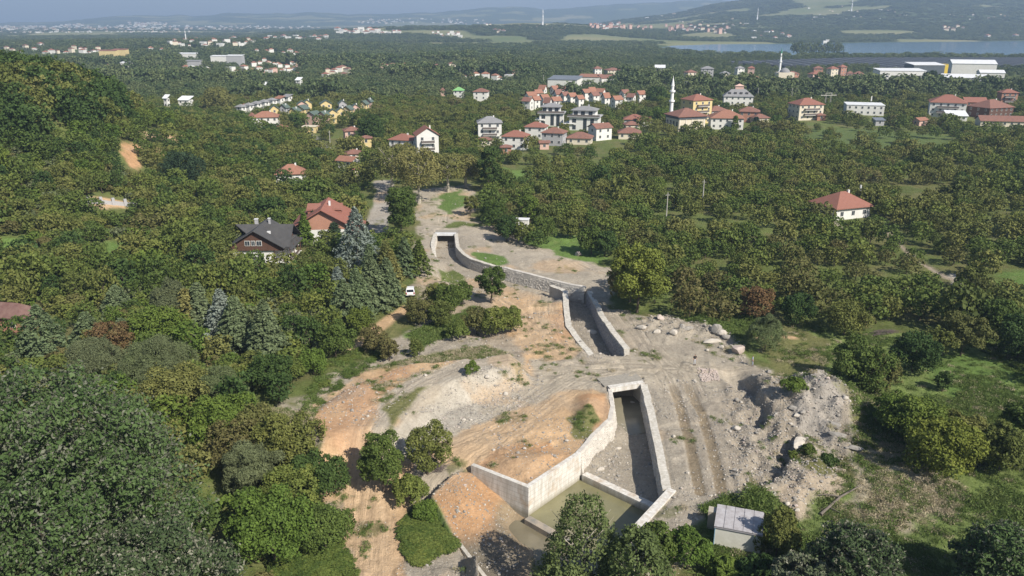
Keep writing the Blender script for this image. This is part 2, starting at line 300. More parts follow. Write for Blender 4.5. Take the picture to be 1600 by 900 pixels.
# ------------------------------------------------------------------ ground
def rgb(*c): return np.array(c, float)
GR_OR = rgb(.47, .285, .155); GR_ORL = rgb(.50, .345, .205); GR_GREY = rgb(.345, .305, .245); GR_GREYL = rgb(.42, .385, .325)
GR_DIRT = rgb(.32, .265, .20); GR_TRACK = rgb(.38, .335, .27); GR_GRASS = rgb(.125, .15, .048); GR_GRASSB = rgb(.125, .19, .052)
GR_OLIVE = rgb(.17, .165, .07); GR_STRAW = rgb(.37, .32, .235); GR_DUST = rgb(.38, .335, .265); GR_WET = rgb(.15, .125, .085)
ZONES = [  # (polygon in photograph coordinates, z, colour, softness m, wobble m)
 ([(440, 640), (560, 560), (640, 520), (655, 480), (650, 430), (655, 380), (650, 330), (650, 300), (735, 290), (745, 345), (800, 385), (880, 400), (950, 420), (960, 480), (1010, 490), (1130, 515), (1165, 555), (1225, 590), (1310, 585), (1350, 690), (1330, 730), (1250, 810), (1100, 790), (1060, 900), (480, 1000), (520, 800), (400, 700)], 0, GR_GREY, 1.5, 3.0),
 ([(640, 460), (700, 400), (790, 430), (880, 470), (900, 560), (800, 560), (740, 520)], 0, GR_DIRT, 2.5, 4.0),
 ([(790, 440), (880, 470), (885, 530), (900, 560), (830, 580), (790, 520), (770, 470)], 0, GR_ORL, 2.5, 4.0),
 ([(850, 490), (890, 480), (890, 525), (870, 530)], 0, GR_OR, 1.5, 2.0),
 ([(420, 650), (560, 570), (700, 560), (730, 580), (640, 620), (600, 690), (540, 700), (560, 900), (700, 900), (640, 780), (560, 680), (620, 700), (640, 760), (600, 900), (540, 900), (490, 690)], 1, GR_ORL, 1.5, 3.0),
 ([(480, 640), (600, 640), (640, 690), (640, 780), (690, 830), (720, 900), (540, 900), (520, 720)], 0, GR_ORL, 1.5, 2.0),
 ([(450, 620), (560, 575), (640, 575), (600, 640), (560, 690), (480, 690)], 2.5, GR_OR*.9+.03, 2.0, 3.0),
 ([(650, 650), (760, 640), (860, 620), (930, 600), (960, 640), (930, 690), (905, 710), (822, 768), (730, 727), (700, 720), (660, 700)], 0, GR_ORL, 1.5, 3.0),
 ([(740, 722), (780, 690), (860, 680), (905, 705), (822, 766)], 0.5, GR_OR, 1.0, 1.5),
 ([(905, 615), (945, 610), (955, 640), (940, 665), (915, 660)], 0.5, GR_OR, 1.0, 1.0),
 ([(600, 690), (650, 640), (700, 600), (760, 575), (850, 580), (850, 605), (760, 640), (700, 665), (650, 690)], 1.5, GR_GREYL, 1.0, 2.0),
 ([(600, 620), (650, 585), (745, 555), (800, 560), (745, 575), (660, 600), (630, 640), (600, 690), (580, 670)], 2.5, GR_TRACK, 1.0, 1.0),
 ([(830, 560), (900, 565), (1060, 545), (1110, 560), (1120, 600), (1060, 600), (960, 590), (880, 600), (800, 650), (760, 640), (850, 590)], 0, GR_DUST, 1.5, 2.0),
 ([(1040, 600), (1100, 600), (1140, 770), (1070, 780)], 0, GR_TRACK*.95, 1.0, 1.5),
 ([(900, 470), (930, 460), (1050, 560), (1000, 570)], 0, GR_TRACK*.85, 1.0, 1.5),
 ([(650, 350), (760, 350), (870, 385), (960, 420), (950, 440), (850, 405), (760, 380), (700, 365), (650, 368)], 0, GR_TRACK, 1.2, 2.0),
 ([(655, 310), (700, 290), (730, 300), (735, 345), (700, 352), (660, 352)], 0, GR_DUST, 1.5, 3.0),
 ([(1075, 660), (1140, 600), (1300, 590), (1340, 690), (1240, 800), (1110, 790)], 0, rgb(.315, .275, .22), 1.5, 2.0),
 ([(1240, 600), (1300, 588), (1325, 640), (1300, 690), (1240, 660)], 1.5, rgb(.34, .31, .27), 1.5, 2.0),
 ([(1240, 760), (1320, 735), (1330, 770), (1260, 820), (1170, 800)], 0, rgb(.37, .31, .235), 1.0, 1.5),
 ([(1150, 488), (1290, 510), (1400, 520), (1600, 530), (1720, 900), (1240, 960), (1240, 815), (1340, 740), (1345, 690), (1300, 590), (1170, 560)], 0, rgb(.17, .215, .07), 1.5, 2.0),
 ([(1195, 480), (1290, 530), (1300, 590), (1345, 660), (1420, 740), (1400, 800), (1330, 710), (1300, 590), (1220, 585), (1180, 545)], 0, GR_OLIVE, 2.0, 3.0),
 ([(1350, 690), (1440, 700), (1510, 760), (1500, 800), (1420, 830), (1310, 815), (1330, 750)], 0, GR_STRAW, 2.0, 3.0),
 ([(400, 640), (490, 640), (500, 690), (430, 700)], 0, GR_GRASS*1.2, 1.5, 2.0),
 ([(600, 560), (760, 530), (800, 545), (650, 560)], 1, GR_OLIVE, 1.5, 2.0),
 ([(640, 520), (740, 480), (750, 500), (650, 545)], 0, GR_GRASSB, 1.5, 3.0),
 ([(600, 640), (650, 605), (672, 604), (630, 650), (610, 670)], 2.5, GR_OLIVE, 0.8, 1.0),
 ([(680, 310), (720, 300), (735, 320), (700, 335)], 0, GR_GRASSB, 1.5, 3.0),
 ([(690, 355), (720, 345), (760, 352), (700, 358)], 0, GR_GRASS, 1.0, 2.0),
 ([(740, 395), (790, 400), (800, 412), (760, 412)], 0, GR_GRASSB, 1.0, 2.0),
 ([(680, 415), (715, 410), (720, 425), (690, 428)], 0, GR_GRASS, 1.0, 2.0),
 ([(815, 372), (900, 365), (950, 405), (940, 412), (870, 398)], 0, GR_GRASSB*1.15, 1.5, 3.0),
 ([(780, 262), (830, 268), (830, 285), (790, 290)], 0, GR_GRASSB*1.2, 2.0, 4.0),
 ([(1060, 498), (1150, 485), (1200, 500), (1170, 530), (1110, 515)], 0, GR_GRASSB, 1.5, 2.0),
 ([(1110, 800), (1130, 785), (1200, 790), (1230, 830), (1190, 850), (1090, 860)], 0, GR_GRASSB, 1.0, 1.0),
 ([(1230, 705), (1245, 700), (1270, 715), (1330, 700), (1330, 735), (1280, 740)], 1, GR_OLIVE*.85, 1.0, 2.0),
 ([(1450, 550), (1600, 560), (1600, 700), (1500, 720), (1480, 620)], 0, GR_GRASSB, 3.0, 4.0),
 ([(640, 770), (690, 775), (705, 830), (690, 850), (650, 855), (620, 800)], -1, GR_GRASSB, 0.8, 1.0),
 ([(895, 655), (920, 645), (938, 657), (925, 678), (900, 676)], 0, GR_OLIVE, .8, 2.5),
 ([(640, 850), (720, 840), (750, 900), (640, 900)], -2, GR_GREY, 1.0, 1.0),
 ([(0, 375), (45, 372), (45, 400), (0, 410)], 4, GR_GRASSB*1.2, 2.5, 3.0),
 ([(160, 380), (245, 375), (245, 395), (165, 402)], 4, GR_GRASSB, 2.5, 3.0),
 ([(165, 398), (205, 397), (200, 404), (165, 404)], 4, GR_DUST, 1.0, 1.0),
 ([(225, 208), (330, 212), (330, 222), (225, 218)], 14, GR_ORL*1.05, 2.0, 3.0),
 ([(190, 230), (215, 228), (225, 262), (205, 262)], 12, GR_OR, 1.5, 3.0),
 ([(238, 230), (262, 236), (262, 246), (238, 240)], 12, GR_OR, 1.5, 3.0),
 ([(140, 310), (215, 315), (200, 328), (150, 325)], 6, GR_ORL, 1.5, 2.0),
 ([(1240, 205), (1330, 200), (1500, 215), (1480, 240), (1350, 238), (1250, 232)], 0, rgb(.11, .145, .05), 4.0, 8.0),
 ([(1555, 425), (1620, 425), (1620, 460), (1560, 455)], 0, GR_GRASSB, 3.0, 5.0),
 ([(1480, 430), (1510, 430), (1515, 445), (1490, 445)], 0, GR_GREYL, 1.0, 2.0),
 ([(820, 68), (930, 70), (930, 82), (830, 82)], 0, rgb(.14, .13, .06), 15, 30),
]
ROADS = [([(640, 478), (610, 498), (588, 515), (560, 545)], 0, 1.5, GR_ORL), ([(590, 345), (600, 320), (604, 300), (598, 285)], 0, 3.0, rgb(.36, .33, .29)),
         ([(520, 245), (500, 228), (487, 215), (470, 205)], 0, 2.6, rgb(.33, .33, .33)), ([(590, 345), (592, 360), (600, 372)], 0, 2.6, rgb(.3, .28, .25)),
         ([(1180, 526), (1200, 524), (1235, 526)], 0, 0.9, GR_ORL), ([(1380, 350), (1395, 375), (1440, 410), (1480, 433), (1510, 445)], 0, 0.7, GR_DIRT), ([(1290, 335), (1300, 350), (1310, 362)], 0, 1.5, GR_DUST)]
_gp = {}
def gpoly(pl):
    k = tuple(pl)
    if k not in _gp: _gp[k] = np.array([ground(a, b)[:2] for a, b in pl])
    return _gp[k]
def paint(X, Y, Z):
    n1 = fbm(X, Y, 30, 4, 61); n2 = fbm(X, Y, 5, 4, 71)
    base = GR_GRASS*(0.75+0.5*n1[:, None]); t = sstep(0.45, 0.65, n2)[:, None]; base = base*(1-t)+GR_OLIVE*.9*t
    far = sstep(450, 1500, Y)[:, None]
    fcol = rgb(.07, .095, .045)*(0.6+0.8*fbm(X, Y, 120, 4, 81)[:, None])
    fields = sstep(0.56, 0.60, fbm(X, Y, 260, 2, 91))[:, None]*(Y > 1700)[:, None]; fk = fbm(X, Y, 190, 2, 95)[:, None]
    fcol = fcol*(1-fields*.9)+(rgb(.22, .19, .11)*fk*1.6+rgb(.13, .17, .07)*(1-fk))*fields*.9
    base = base*(1-far)+fcol*far
    grass = np.ones(len(X))
    sel = (Y < 420) & (Y > 35) & (np.abs(X) < 330)
    x = X[sel]; y = Y[sel]; wob = (fbm(x, y, 4, 4, 101)-0.5)*2; cb = base[sel]; g = grass[sel]
    for pl, zz, col, soft, wb in ZONES:
        P = gpoly(pl) if zz >= 4 else wpoly(pl, zz)
        if P[:, 1].min() > 420: continue
        bb = (x > P[:, 0].min()-6) & (x < P[:, 0].max()+6) & (y > P[:, 1].min()-6) & (y < P[:, 1].max()+6)
        if not bb.any(): continue
        a = sstep(-soft*.45, soft*.45, polydist(P, x[bb], y[bb])+wob[bb]*wb)
        cb[bb] = cb[bb]*(1-a[:, None])+np.array(col)*a[:, None]
        isg = 1.0 if col[1] > col[0]*0.92 else (0.5 if (col is GR_STRAW) else 0.0); g[bb] = g[bb]*(1-a)+isg*a
    for pl, zz, wd, col in ROADS:
        d, _ = linedist([at(a, b, zz) for a, b in pl], x, y); a = sstep(wd+0.5, wd-0.5, d+wob*0.5)
        cb = cb*(1-a[:, None])+np.array(col)*a[:, None]; g = g*(1-a)
    # tufts of weeds over the bare earth
    bare = 1-g; tuft = sstep(0.60, 0.68, fbm(x, y, 5.5, 5, 111))*sstep(0.5, 0.6, fbm(x, y, 1.1, 3, 113))*bare
    cb = cb*(1-tuft[:, None]*.75)+GR_OLIVE*.8*tuft[:, None]*.75; g = np.maximum(g, tuft*.8)
    pat = fbm(x, y, 1.6, 4, 131); cb = cb*(0.78+0.44*pat)[:, None]
    # earth colours blend into one another over the dug ground
    mix = sstep(0.52, 0.66, fbm(x, y, 8, 5, 121))*bare*0.28; cb = cb*(1-mix[:, None])+GR_GREY*mix[:, None]
    mix = sstep(0.56, 0.68, fbm(x, y, 9, 5, 141))*bare*0.5; mix = mix*sstep(22, 16, x); cb = cb*(1-mix[:, None])+GR_ORL*mix[:, None]
    # channel beds, wet hollows, ruts
    for P in (CH_UP, CH_MID, CH_LOW):
        a = sstep(-0.2, 0.2, polydist(P, x, y)); c = GR_GREY*(0.8+0.35*pat)[:, None]; cb = cb*(1-a[:, None])+c*a[:, None]; g = g*(1-a)
    a = sstep(-0.3, 0.3, polydist(BASIN, x, y)); silt = sstep(0.35, 0.7, fbm(x*0.8+y*0.6, y*0.3-x*.2, 4.5, 4, 151))
    og = sstep(-3.0, -6.0, x+(y-76)*0.8)*sstep(70, 76, y)
    og = np.maximum(og, sstep(-3.3, -2.4, Z[sel]))
    c = rgb(.19, .165, .125)*(1-silt[:, None])+rgb(.30, .235, .155)*silt[:, None]; c = c*(1-og[:, None])+(GR_OR*.95)*og[:, None]
    cb = cb*(1-a[:, None])+c*(0.85+0.3*pat)[:, None]*a[:, None]; g = g*(1-a)
    for RT in (RUT1, RUT2):
        d, _ = linedist(RT, x, y); a = sstep(0.75, 0.55, d)[:, None]*sstep(108, 100, y)[:, None]; cb = cb*(1-a)+rgb(.235, .19, .13)*a
    base[sel] = cb; grass[sel] = g
    nt_ = sstep(-4, 2, polydist(NETS, X, Y)); base = base*(1-nt_[:, None])+rgb(.05, .055, .045)*nt_[:, None]
    return np.column_stack([np.clip(base, 0, 1), grass])
TRACKS = [([(560, 900), (570, 760), (590, 690), (640, 640), (690, 612), (760, 585), (830, 578), (960, 570), (1060, 575)], 4.5), ([(690, 740), (740, 700), (800, 670), (860, 620), (920, 585), (1000, 575)], 4.0), ([(700, 690), (780, 660), (850, 610), (900, 580)], 3.5),
 ([(850, 440), (840, 490), (860, 530), (900, 560), (980, 572)], 4.0), ([(960, 480), (1000, 530), (1040, 580), (1062, 620)], 3.2), ([(1020, 540), (1070, 580), (1090, 620)], 2.6), ([(1075, 575), (1180, 575)], 2.0), ([(660, 350), (760, 355), (800, 375), (870, 395), (950, 430)], 3.5), ([(660, 410), (720, 450), (780, 470), (840, 520)], 4.0), ([(1205, 596), (1222, 630), (1226, 660), (1216, 692)], 1.6), ([(700, 300), (690, 350)], 3.0)]
def track_coords(X, Y):
    D = np.full(len(X), 1e3); S = np.zeros(len(X)); Lg = np.zeros(len(X)); Wd = np.ones(len(X))
    sel = np.where((Y < 240) & (Y > 50) & (np.abs(X) < 60))[0]; x = X[sel]; y = Y[sel]; bd = np.full(len(sel), 1e3); s_ = np.zeros(len(sel)); l_ = np.zeros(len(sel)); m_ = np.zeros(len(sel))
    for line, wd in TRACKS:
        P = resmooth([at(a, b) for a, b in line]); acc = 0
        for i in range(len(P)-1):
            x0, y0 = P[i]; x1, y1 = P[i+1]; ex, ey = x1-x0, y1-y0; L_ = math.hypot(ex, ey)
            t = np.clip(((x-x0)*ex+(y-y0)*ey)/(L_*L_+1e-9), 0, 1); d = np.hypot(x-x0-t*ex, y-y0-t*ey); rel = d/wd; k = rel < bd
            bd = np.where(k, rel, bd); s_ = np.where(k, np.sign(ex*(y-y0)-ey*(x-x0))*d, s_); l_ = np.where(k, acc+t*L_, l_); acc += L_
    S[sel] = s_; Lg[sel] = l_; M_ = np.zeros(len(X)); M_[sel] = sstep(1.0, 0.35, bd); return S, Lg, M_
def resmooth(P):
    for _ in range(2):
        Q = [P[0]]
        for a, b in zip(P[:-1], P[1:]): Q += [(a[0]*.75+b[0]*.25, a[1]*.75+b[1]*.25), (a[0]*.25+b[0]*.75, a[1]*.25+b[1]*.75)]
        P = Q+[P[-1]]
    return P
def build_ground():
    rs = [6, 15, 25, 35, 42, 48, 52]; r = 55.0; d = 0.3
    while r < 14000:
        rs.append(r)
        d = 0.3 if r < 112 else (0.42 if r < 150 else d*1.013)
        r += d
    rs = np.array(rs); A = math.radians(39.5)
    th = np.concatenate([np.radians(np.linspace(-80, -41, 14)), np.linspace(-A, A, 560), np.radians(np.linspace(41, 80, 14))])
    R, T = np.meshgrid(rs, th, indexing='ij'); X = (R*np.sin(T)).ravel(); Y = (R*np.cos(T)).ravel()
    Z = terrain(X, Y); col = paint(X, Y, Z)
    nr, nc = R.shape; i = np.arange((nr-1)*nc).reshape(nr-1, nc)[:, :-1].ravel()
    Fq = np.column_stack([i, i+1, i+nc+1, i+nc])[:, ::-1]
    m, b, L = new_mat('earth_and_grass', 0.95, 0.1)
    vc = N(m, 'ShaderNodeVertexColor'); vc.layer_name = 'Col'
    # grass relief
    gcol = mixc(m, vc.outputs[0], mixc(m, vc.outputs[0], (.66, .72, .6), 1.0, 'MULTIPLY'), rampf(m, noise(m, 2.2, 6, 0.75), 0.42, 0.6))
    gcol = mixc(m, gcol, (.22, .20, .10), rampf(m, noise(m, 0.35, 5, 0.7), 0.52, 0.75, 0, 0.4))
    # dirt relief: pale chips and dark clods
    vo = N(m, 'ShaderNodeTexVoronoi'); vo.inputs['Scale'].default_value = 3.6; L.new(N(m, 'ShaderNodeNewGeometry').outputs['Position'], vo.inputs['Vector'])
    chips = rampf(m, vo.outputs['Distance'], 0.05, 0.24, 1.0, 0.0)
    gate = rampf(m, noise(m, 0.8, 4), 0.45, 0.62)
    cm = N(m, 'ShaderNodeMath'); cm.operation = 'MULTIPLY'; L.new(chips, cm.inputs[0]); L.new(gate, cm.inputs[1])
    dn = rampf(m, noise(m, 1.7, 8, 0.78), 0.3, 0.7)
    dcol = mixc(m, mixc(m, vc.outputs[0], (.72, .70, .68), 1.0, 'MULTIPLY'), mixc(m, vc.outputs[0], (1.2, 1.2, 1.2), 1.0, 'MULTIPLY'), dn)
    dcol = mixc(m, dcol, (.52, .49, .44), cm.outputs[0])
    # wheel marks: noise stretched along the haul roads
    ta = N(m, 'ShaderNodeAttribute'); ta.attribute_name = 'Trk'; sp = N(m, 'ShaderNodeSeparateColor'); L.new(ta.outputs['Color'], sp.inputs[0])
    cx = N(m, 'ShaderNodeCombineXYZ')
    for k, f_ in ((0, 1.7), (1, .10)):
        q_ = N(m, 'ShaderNodeMath'); q_.operation = 'MULTIPLY'; L.new(sp.outputs[k], q_.inputs[0]); q_.inputs[1].default_value = f_*(100 if k == 0 else 1000); L.new(q_.outputs[0], cx.inputs[k])
    tn = N(m, 'ShaderNodeTexNoise'); tn.inputs['Scale'].default_value = 1.0; tn.inputs['Detail'].default_value = 5; tn.inputs['Roughness'].default_value = .6; L.new(cx.outputs[0], tn.inputs['Vector'])
    tv = rampf(m, tn.outputs['Fac'], .34, .66, .78, 1.2); cc = N(m, 'ShaderNodeCombineColor')
    for k in range(3): L.new(tv, cc.inputs[k])
    tcol = mixc(m, mixc(m, dcol, (.43, .36, .27), .25), cc.outputs[0], 1.0, 'MULTIPLY')
    dcol = mixc(m, dcol, tcol, sp.outputs[2])
    L.new(mixc(m, dcol, gcol, vc.outputs[1]), b.inputs['Base Color'])
    hm = N(m, 'ShaderNodeMath'); hm.operation = 'MULTIPLY_ADD'; L.new(tn.outputs['Fac'], hm.inputs[0]); L.new(sp.outputs[2], hm.inputs[1]); L.new(noise(m, 3.0, 8, 0.75), hm.inputs[2])
    bump(m, b, hm.outputs[0], 1.0, 0.26)
    me = fast_mesh('ground', np.column_stack([X, Y, Z]), Fq, m, 4, None, col, True)
    S, Lg, M_ = track_coords(X, Y); tc = me.color_attributes.new('Trk', 'FLOAT_COLOR', 'POINT')
    tc.data.foreach_set('color', np.column_stack([S/100, Lg/1000, M_, np.ones(len(S))]).astype(np.float32).ravel())
    link('ground', me, kind='structure')
build_ground()
m, b, L = new_mat('lake_water', 0.12, 0.5)
b.inputs['Base Color'].default_value = (.07, .15, .26, 1); bump(m, b, noise(m, 0.25, 3), 0.25, 0.3)  # bluish base colour stands in for the sky reflected in the lake
V = np.column_stack([LAKE[:, 0], LAKE[:, 1]])
mb = MB(); mb.add([(x, y, -0.9) for x, y in LAKE], [tuple(range(len(LAKE)))]); link('lake', mb.mesh('lake', m), kind='structure')
# ------------------------------------------------------------------ channel walls and culverts
M_CONC = plain('pale_concrete', (.66, .64, .60), 0.85, 0.3, 0.7, col2=(.52, .47, .39), bmp=0.15)
def concrete(name, c1, c2):
    m, b, L = new_mat(name, .85, .2); g_ = N(m, 'ShaderNodeNewGeometry').outputs['Position']
    mp = N(m, 'ShaderNodeMapping'); mp.inputs['Scale'].default_value = (1.6, 1.6, .28); L.new(g_, mp.inputs[0]); st = N(m, 'ShaderNodeTexNoise'); st.inputs['Scale'].default_value = 1.3; st.inputs['Detail'].default_value = 7; st.inputs['Roughness'].default_value = .7; L.new(mp.outputs[0], st.inputs['Vector'])
    c = mixc(m, c1, c2, rampf(m, st.outputs['Fac'], .40, .62)); c = mixc(m, c, (.40, .29, .19), rampf(m, noise(m, .55, 5, .7), .52, .70, 0, .7))
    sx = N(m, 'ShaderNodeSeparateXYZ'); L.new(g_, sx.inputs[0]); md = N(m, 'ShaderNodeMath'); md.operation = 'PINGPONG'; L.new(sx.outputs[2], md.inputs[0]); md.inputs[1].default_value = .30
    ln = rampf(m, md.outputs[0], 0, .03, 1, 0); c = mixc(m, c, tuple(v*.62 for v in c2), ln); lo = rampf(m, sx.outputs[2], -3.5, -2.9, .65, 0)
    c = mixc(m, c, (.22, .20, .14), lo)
    L.new(c, b.inputs['Base Color']); bump(m, b, noise(m, 5, 6, .7), .35, .05); return m
M_CONC = concrete('cast_concrete', (.62, .60, .56), (.43, .40, .35))
M_CAP = plain('rough_concrete_cap', (.56, .53, .475), 0.9, 0.3, 2.2, col2=(.34, .31, .255), bmp=0.3)
M_STONE = plain('pale_river_stone', (.55, .515, .46), 0.9, 0.3, 1.3, col2=(.38, .35, .31))
M_GAB = plain('grey_gabion_stone', (.40, .38, .37), 0.9, 0.3, 2.5, col2=(.20, .19, .19))
M_MORT = plain('mortar', (.47, .44, .39), 0.95, 0.3, 1.0, bmp=0.3)
def offset_line(P, d):
    out = []
    for i in range(len(P)):
        a = Vector(P[max(0, i-1)]); b = Vector(P[min(len(P)-1, i+1)]); t = (b-a).normalized(); n = Vector((-t.y, t.x))
        out.append((P[i][0]+n.x*d, P[i][1]+n.y*d))
    return out
def resample(P, step):
    out = [P[0]]
    for a, b in zip(P[:-1], P[1:]):
        n = max(1, int(math.hypot(b[0]-a[0], b[1]-a[1])/step))
        for k in range(1, n+1): out.append((a[0]+(b[0]-a[0])*k/n, a[1]+(b[1]-a[1])*k/n))
    return out
def wall_mesh(name, P, side, thick, zt, zb, mat, wob=0.0, batter=0.0):
    P = resample(P, 1.2); Q = offset_line(P, side*thick); Pb = offset_line(P, -side*batter)
    zt = zt if callable(zt) else (lambda x, y, z=zt: z)
    r = random.Random(len(P)); mb = MB(); n = len(P); vs = []
    for i in range(n):
        z = zt(*P[i])+r.uniform(-wob, wob); j = r.uniform(-wob, wob)
        vs += [(Pb[i][0], Pb[i][1], zb), (P[i][0]+j, P[i][1], z), (Q[i][0]+j, Q[i][1]+r.uniform(-wob, wob), z+r.uniform(-wob, wob)*0.5), (Q[i][0], Q[i][1], zb)]
    fs = []
    for i in range(n-1):
        a = i*4
        for k in range(3): fs.append((a+k, a+k+1, a+4+k+1, a+4+k))
    fs += [(0, 1, 2, 3), tuple((n-1)*4+k for k in (3, 2, 1, 0))]
    if side < 0: fs = [f[::-1] for f in fs]
    mb.add(vs, fs); me = mb.mesh(name, mat)
    bm = bmesh.new(); bm.from_mesh(me); bmesh.ops.recalc_face_normals(bm, faces=bm.faces); bm.to_mesh(me); bm.free()
    return me
def face_stones(name, P, side, zt, zb, mat, size, parent, batter=0.0, seed=1):
    r = random.Random(seed); P = resample(P, 0.5); L = [0]
    for a, b in zip(P[:-1], P[1:]): L.append(L[-1]+math.hypot(b[0]-a[0], b[1]-a[1]))
    mb = MB(); z = zb+size*0.4
    def pt(s):
        s = min(max(s, 0), L[-1]-1e-3); i = max(k for k in range(len(L)) if L[k] <= s); i = min(i, len(P)-2); t = (s-L[i])/(L[i+1]-L[i])
        a, b = Vector(P[i]), Vector(P[i+1]); d = (b-a).normalized(); return a+(b-a)*t, d
    ztf = zt if callable(zt) else (lambda x, y: zt)
    zmax = max(ztf(*p) for p in P)
    while z < zmax-0.1:
        s = r.uniform(0, size)
        while s < L[-1]:
            wv = size*r.uniform(0.6, 1.3)/2; hv = size*r.uniform(0.6, 1.0)/2; p, d = pt(s); nrm = Vector((d.y, -d.x))*side
            if z+hv < ztf(p.x, p.y)-0.08:
                off = batter*(1-(z-zb)/(zmax-zb)); out = r.uniform(0.04, 0.13); zz = z+r.uniform(-.06, .06)
                c = Vector((p.x, p.y, zz))+Vector((nrm.x, nrm.y, 0))*(off-0.02); D = Vector((d.x, d.y, 0)); U = Vector((0, 0, 1)); Nn = Vector((nrm.x, nrm.y, 0))
                q = [c+D*wv*(a+r.uniform(-.15, .15))+U*hv*(b+r.uniform(-.15, .15)) for a, b in ((-1, -1), (1, -1), (1, 1), (-1, 1))]
                f = [c+Nn*out*r.uniform(.8, 1.2)+D*wv*a*.62+U*hv*b*.62 for a, b in ((-1, -1), (1, -1), (1, 1), (-1, 1))]
                mb.add(q+f, [(4, 5, 6, 7), (0, 1, 5, 4), (1, 2, 6, 5), (2, 3, 7, 6), (3, 0, 4, 7)])
            s += wv*2*1.08
        z += size*0.82
    me = mb.mesh(name, mat); bm = bmesh.new(); bm.from_mesh(me); bmesh.ops.recalc_face_normals(bm, faces=bm.faces); bm.to_mesh(me); bm.free()
    return link(name, me, parent, kind='stuff')
def retaining(name, P, side, thick, zt, zb, label, stones=None, cap=True, mat=None, batter=0.0, wob=0.06, cat='wall', seed=1):
    root = link(name, wall_mesh(name, P, side, thick, (lambda x, y: (zt(x, y) if callable(zt) else zt)-0.22) if cap else zt, zb, mat or M_MORT, wob if not cap else 0.0, batter), label=label, cat=cat)
    if cap: 
        Pc = offset_line(resample(P, 1.2), -side*0.06)
        zc = (zt if callable(zt) else (lambda x, y: zt))
        Q = wall_mesh('cap', Pc, side, thick+0.1, zc, 0, M_CAP, wob)
        # lift the cap's underside
        for i, v in enumerate(Q.vertices):
            if i % 4 in (0, 3): v.co.z = Q.vertices[i+1 if i % 4 == 0 else i-1].co.z-0.24
        link('cap', Q, root)
    if stones: face_stones('face_stones', P, side, (lambda x, y: (zt(x, y) if callable(zt) else zt)-0.2), zb, stones[0], stones[1], root, batter, seed)
    return root
def upz(x, y): return 0.15-0.35*math.sin(x*0.5)*0.3
retaining('retaining_wall', UP_RIGHT[:6], 1, 0.75, 0.1, -2.9, 'curved masonry wall beside the far culvert with pale concrete cap', (M_STONE, 0.42), seed=2)
retaining('retaining_wall', UP_RIGHT[5:], 1, 0.75, 0.35, -2.9, 'long pale cobble faced retaining wall running behind the small round tree', (M_STONE, 0.36), batter=0.35, seed=3, cap=False, mat=M_STONE)
retaining('retaining_wall', UP_LEFT, -1, 0.75, lambda x, y: 0.1-1.6*max(0, (175-y)/9), -2.9, 'short low wall left of the muddy water at the far culvert', (M_STONE, 0.42), seed=4)
retaining('retaining_wall', MID_LEFT, -1, 0.95, lambda x, y: 0.1 if y > 126 else 0.1-(126-y)*0.02, -3.4, 'sunlit left wall of the upstream channel with broad worn top', (M_STONE, 0.42), seed=5)
def gabz(x, y): return -0.15 if y > 137 else (0.25 if y > 131 else (0.55 if y > 127 else 0.85))
gw = retaining('retaining_wall', MID_RIGHT, 1, 0.9, gabz, -3.4, 'dark grey stepped stone wall with pale top in the upstream channel', (M_GAB, 0.36), seed=6)
retaining('retaining_wall', LOW_LEFT, -1, 0.55, lambda x, y: -0.05, -3.6, 'left masonry wall of the lower channel curving to the white corner', (M_STONE, 0.36), batter=0.55, seed=7, cap=False, mat=M_STONE)
retaining('retaining_wall', LOW_RIGHT, 1, 0.9, 0.0, -3.6, 'right wall of the lower channel with broad pale top and shaded face', (M_STONE, 0.42), seed=8)
# smooth cast walls round the stilling pool
def cast_wall(pts, side, th, zt, zb, label):
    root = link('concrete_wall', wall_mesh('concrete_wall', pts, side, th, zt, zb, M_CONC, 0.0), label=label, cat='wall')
    return root
def strip(a, b, th, zt, zb, name, label, mat=None, cat='wall'):
    d = (Vector(b)-Vector(a)).normalized(); n = Vector((-d.y, d.x))*th
    mb = MB(); q = [Vector(a), Vector(b), Vector(b)+n, Vector(a)+n]
    zt = zt if isinstance(zt, tuple) else (zt, zt); zz = [zt[0], zt[1], zt[1], zt[0]]
    mb.add([(p.x, p.y, zb) for p in q]+[(p.x, p.y, z) for p, z in zip(q, zz)], [(0, 3, 2, 1), (4, 5, 6, 7), (0, 1, 5, 4), (1, 2, 6, 5), (2, 3, 7, 6), (3, 0, 4, 7)])
    me = mb.mesh(name, mat or M_CONC)
    bm = bmesh.new(); bm.from_mesh(me); bmesh.ops.recalc_face_normals(bm, faces=bm.faces)
    bmesh.ops.bevel(bm, geom=[e for e in bm.edges], offset=0.03, segments=1, affect='EDGES'); bm.to_mesh(me); bm.free()
    return link(name, me, label=label, cat=cat)
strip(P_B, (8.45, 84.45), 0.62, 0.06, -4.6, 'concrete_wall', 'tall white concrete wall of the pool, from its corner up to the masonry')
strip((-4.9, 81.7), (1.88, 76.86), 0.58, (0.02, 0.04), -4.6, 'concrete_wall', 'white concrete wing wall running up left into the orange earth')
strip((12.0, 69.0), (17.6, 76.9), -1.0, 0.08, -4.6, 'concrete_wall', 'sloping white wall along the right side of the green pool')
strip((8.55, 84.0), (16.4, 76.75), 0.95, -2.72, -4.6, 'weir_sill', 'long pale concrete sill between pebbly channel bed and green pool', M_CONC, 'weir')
strip((2.05, 76.5), (8.6, 70.2), -0.95, -3.35, -4.6, 'weir_sill', 'stained lower sill at the near edge of the green pool', plain('stained_concrete', (.40, .33, .25), .9, .4, .8, col2=(.2, .19, .17)), 'weir')
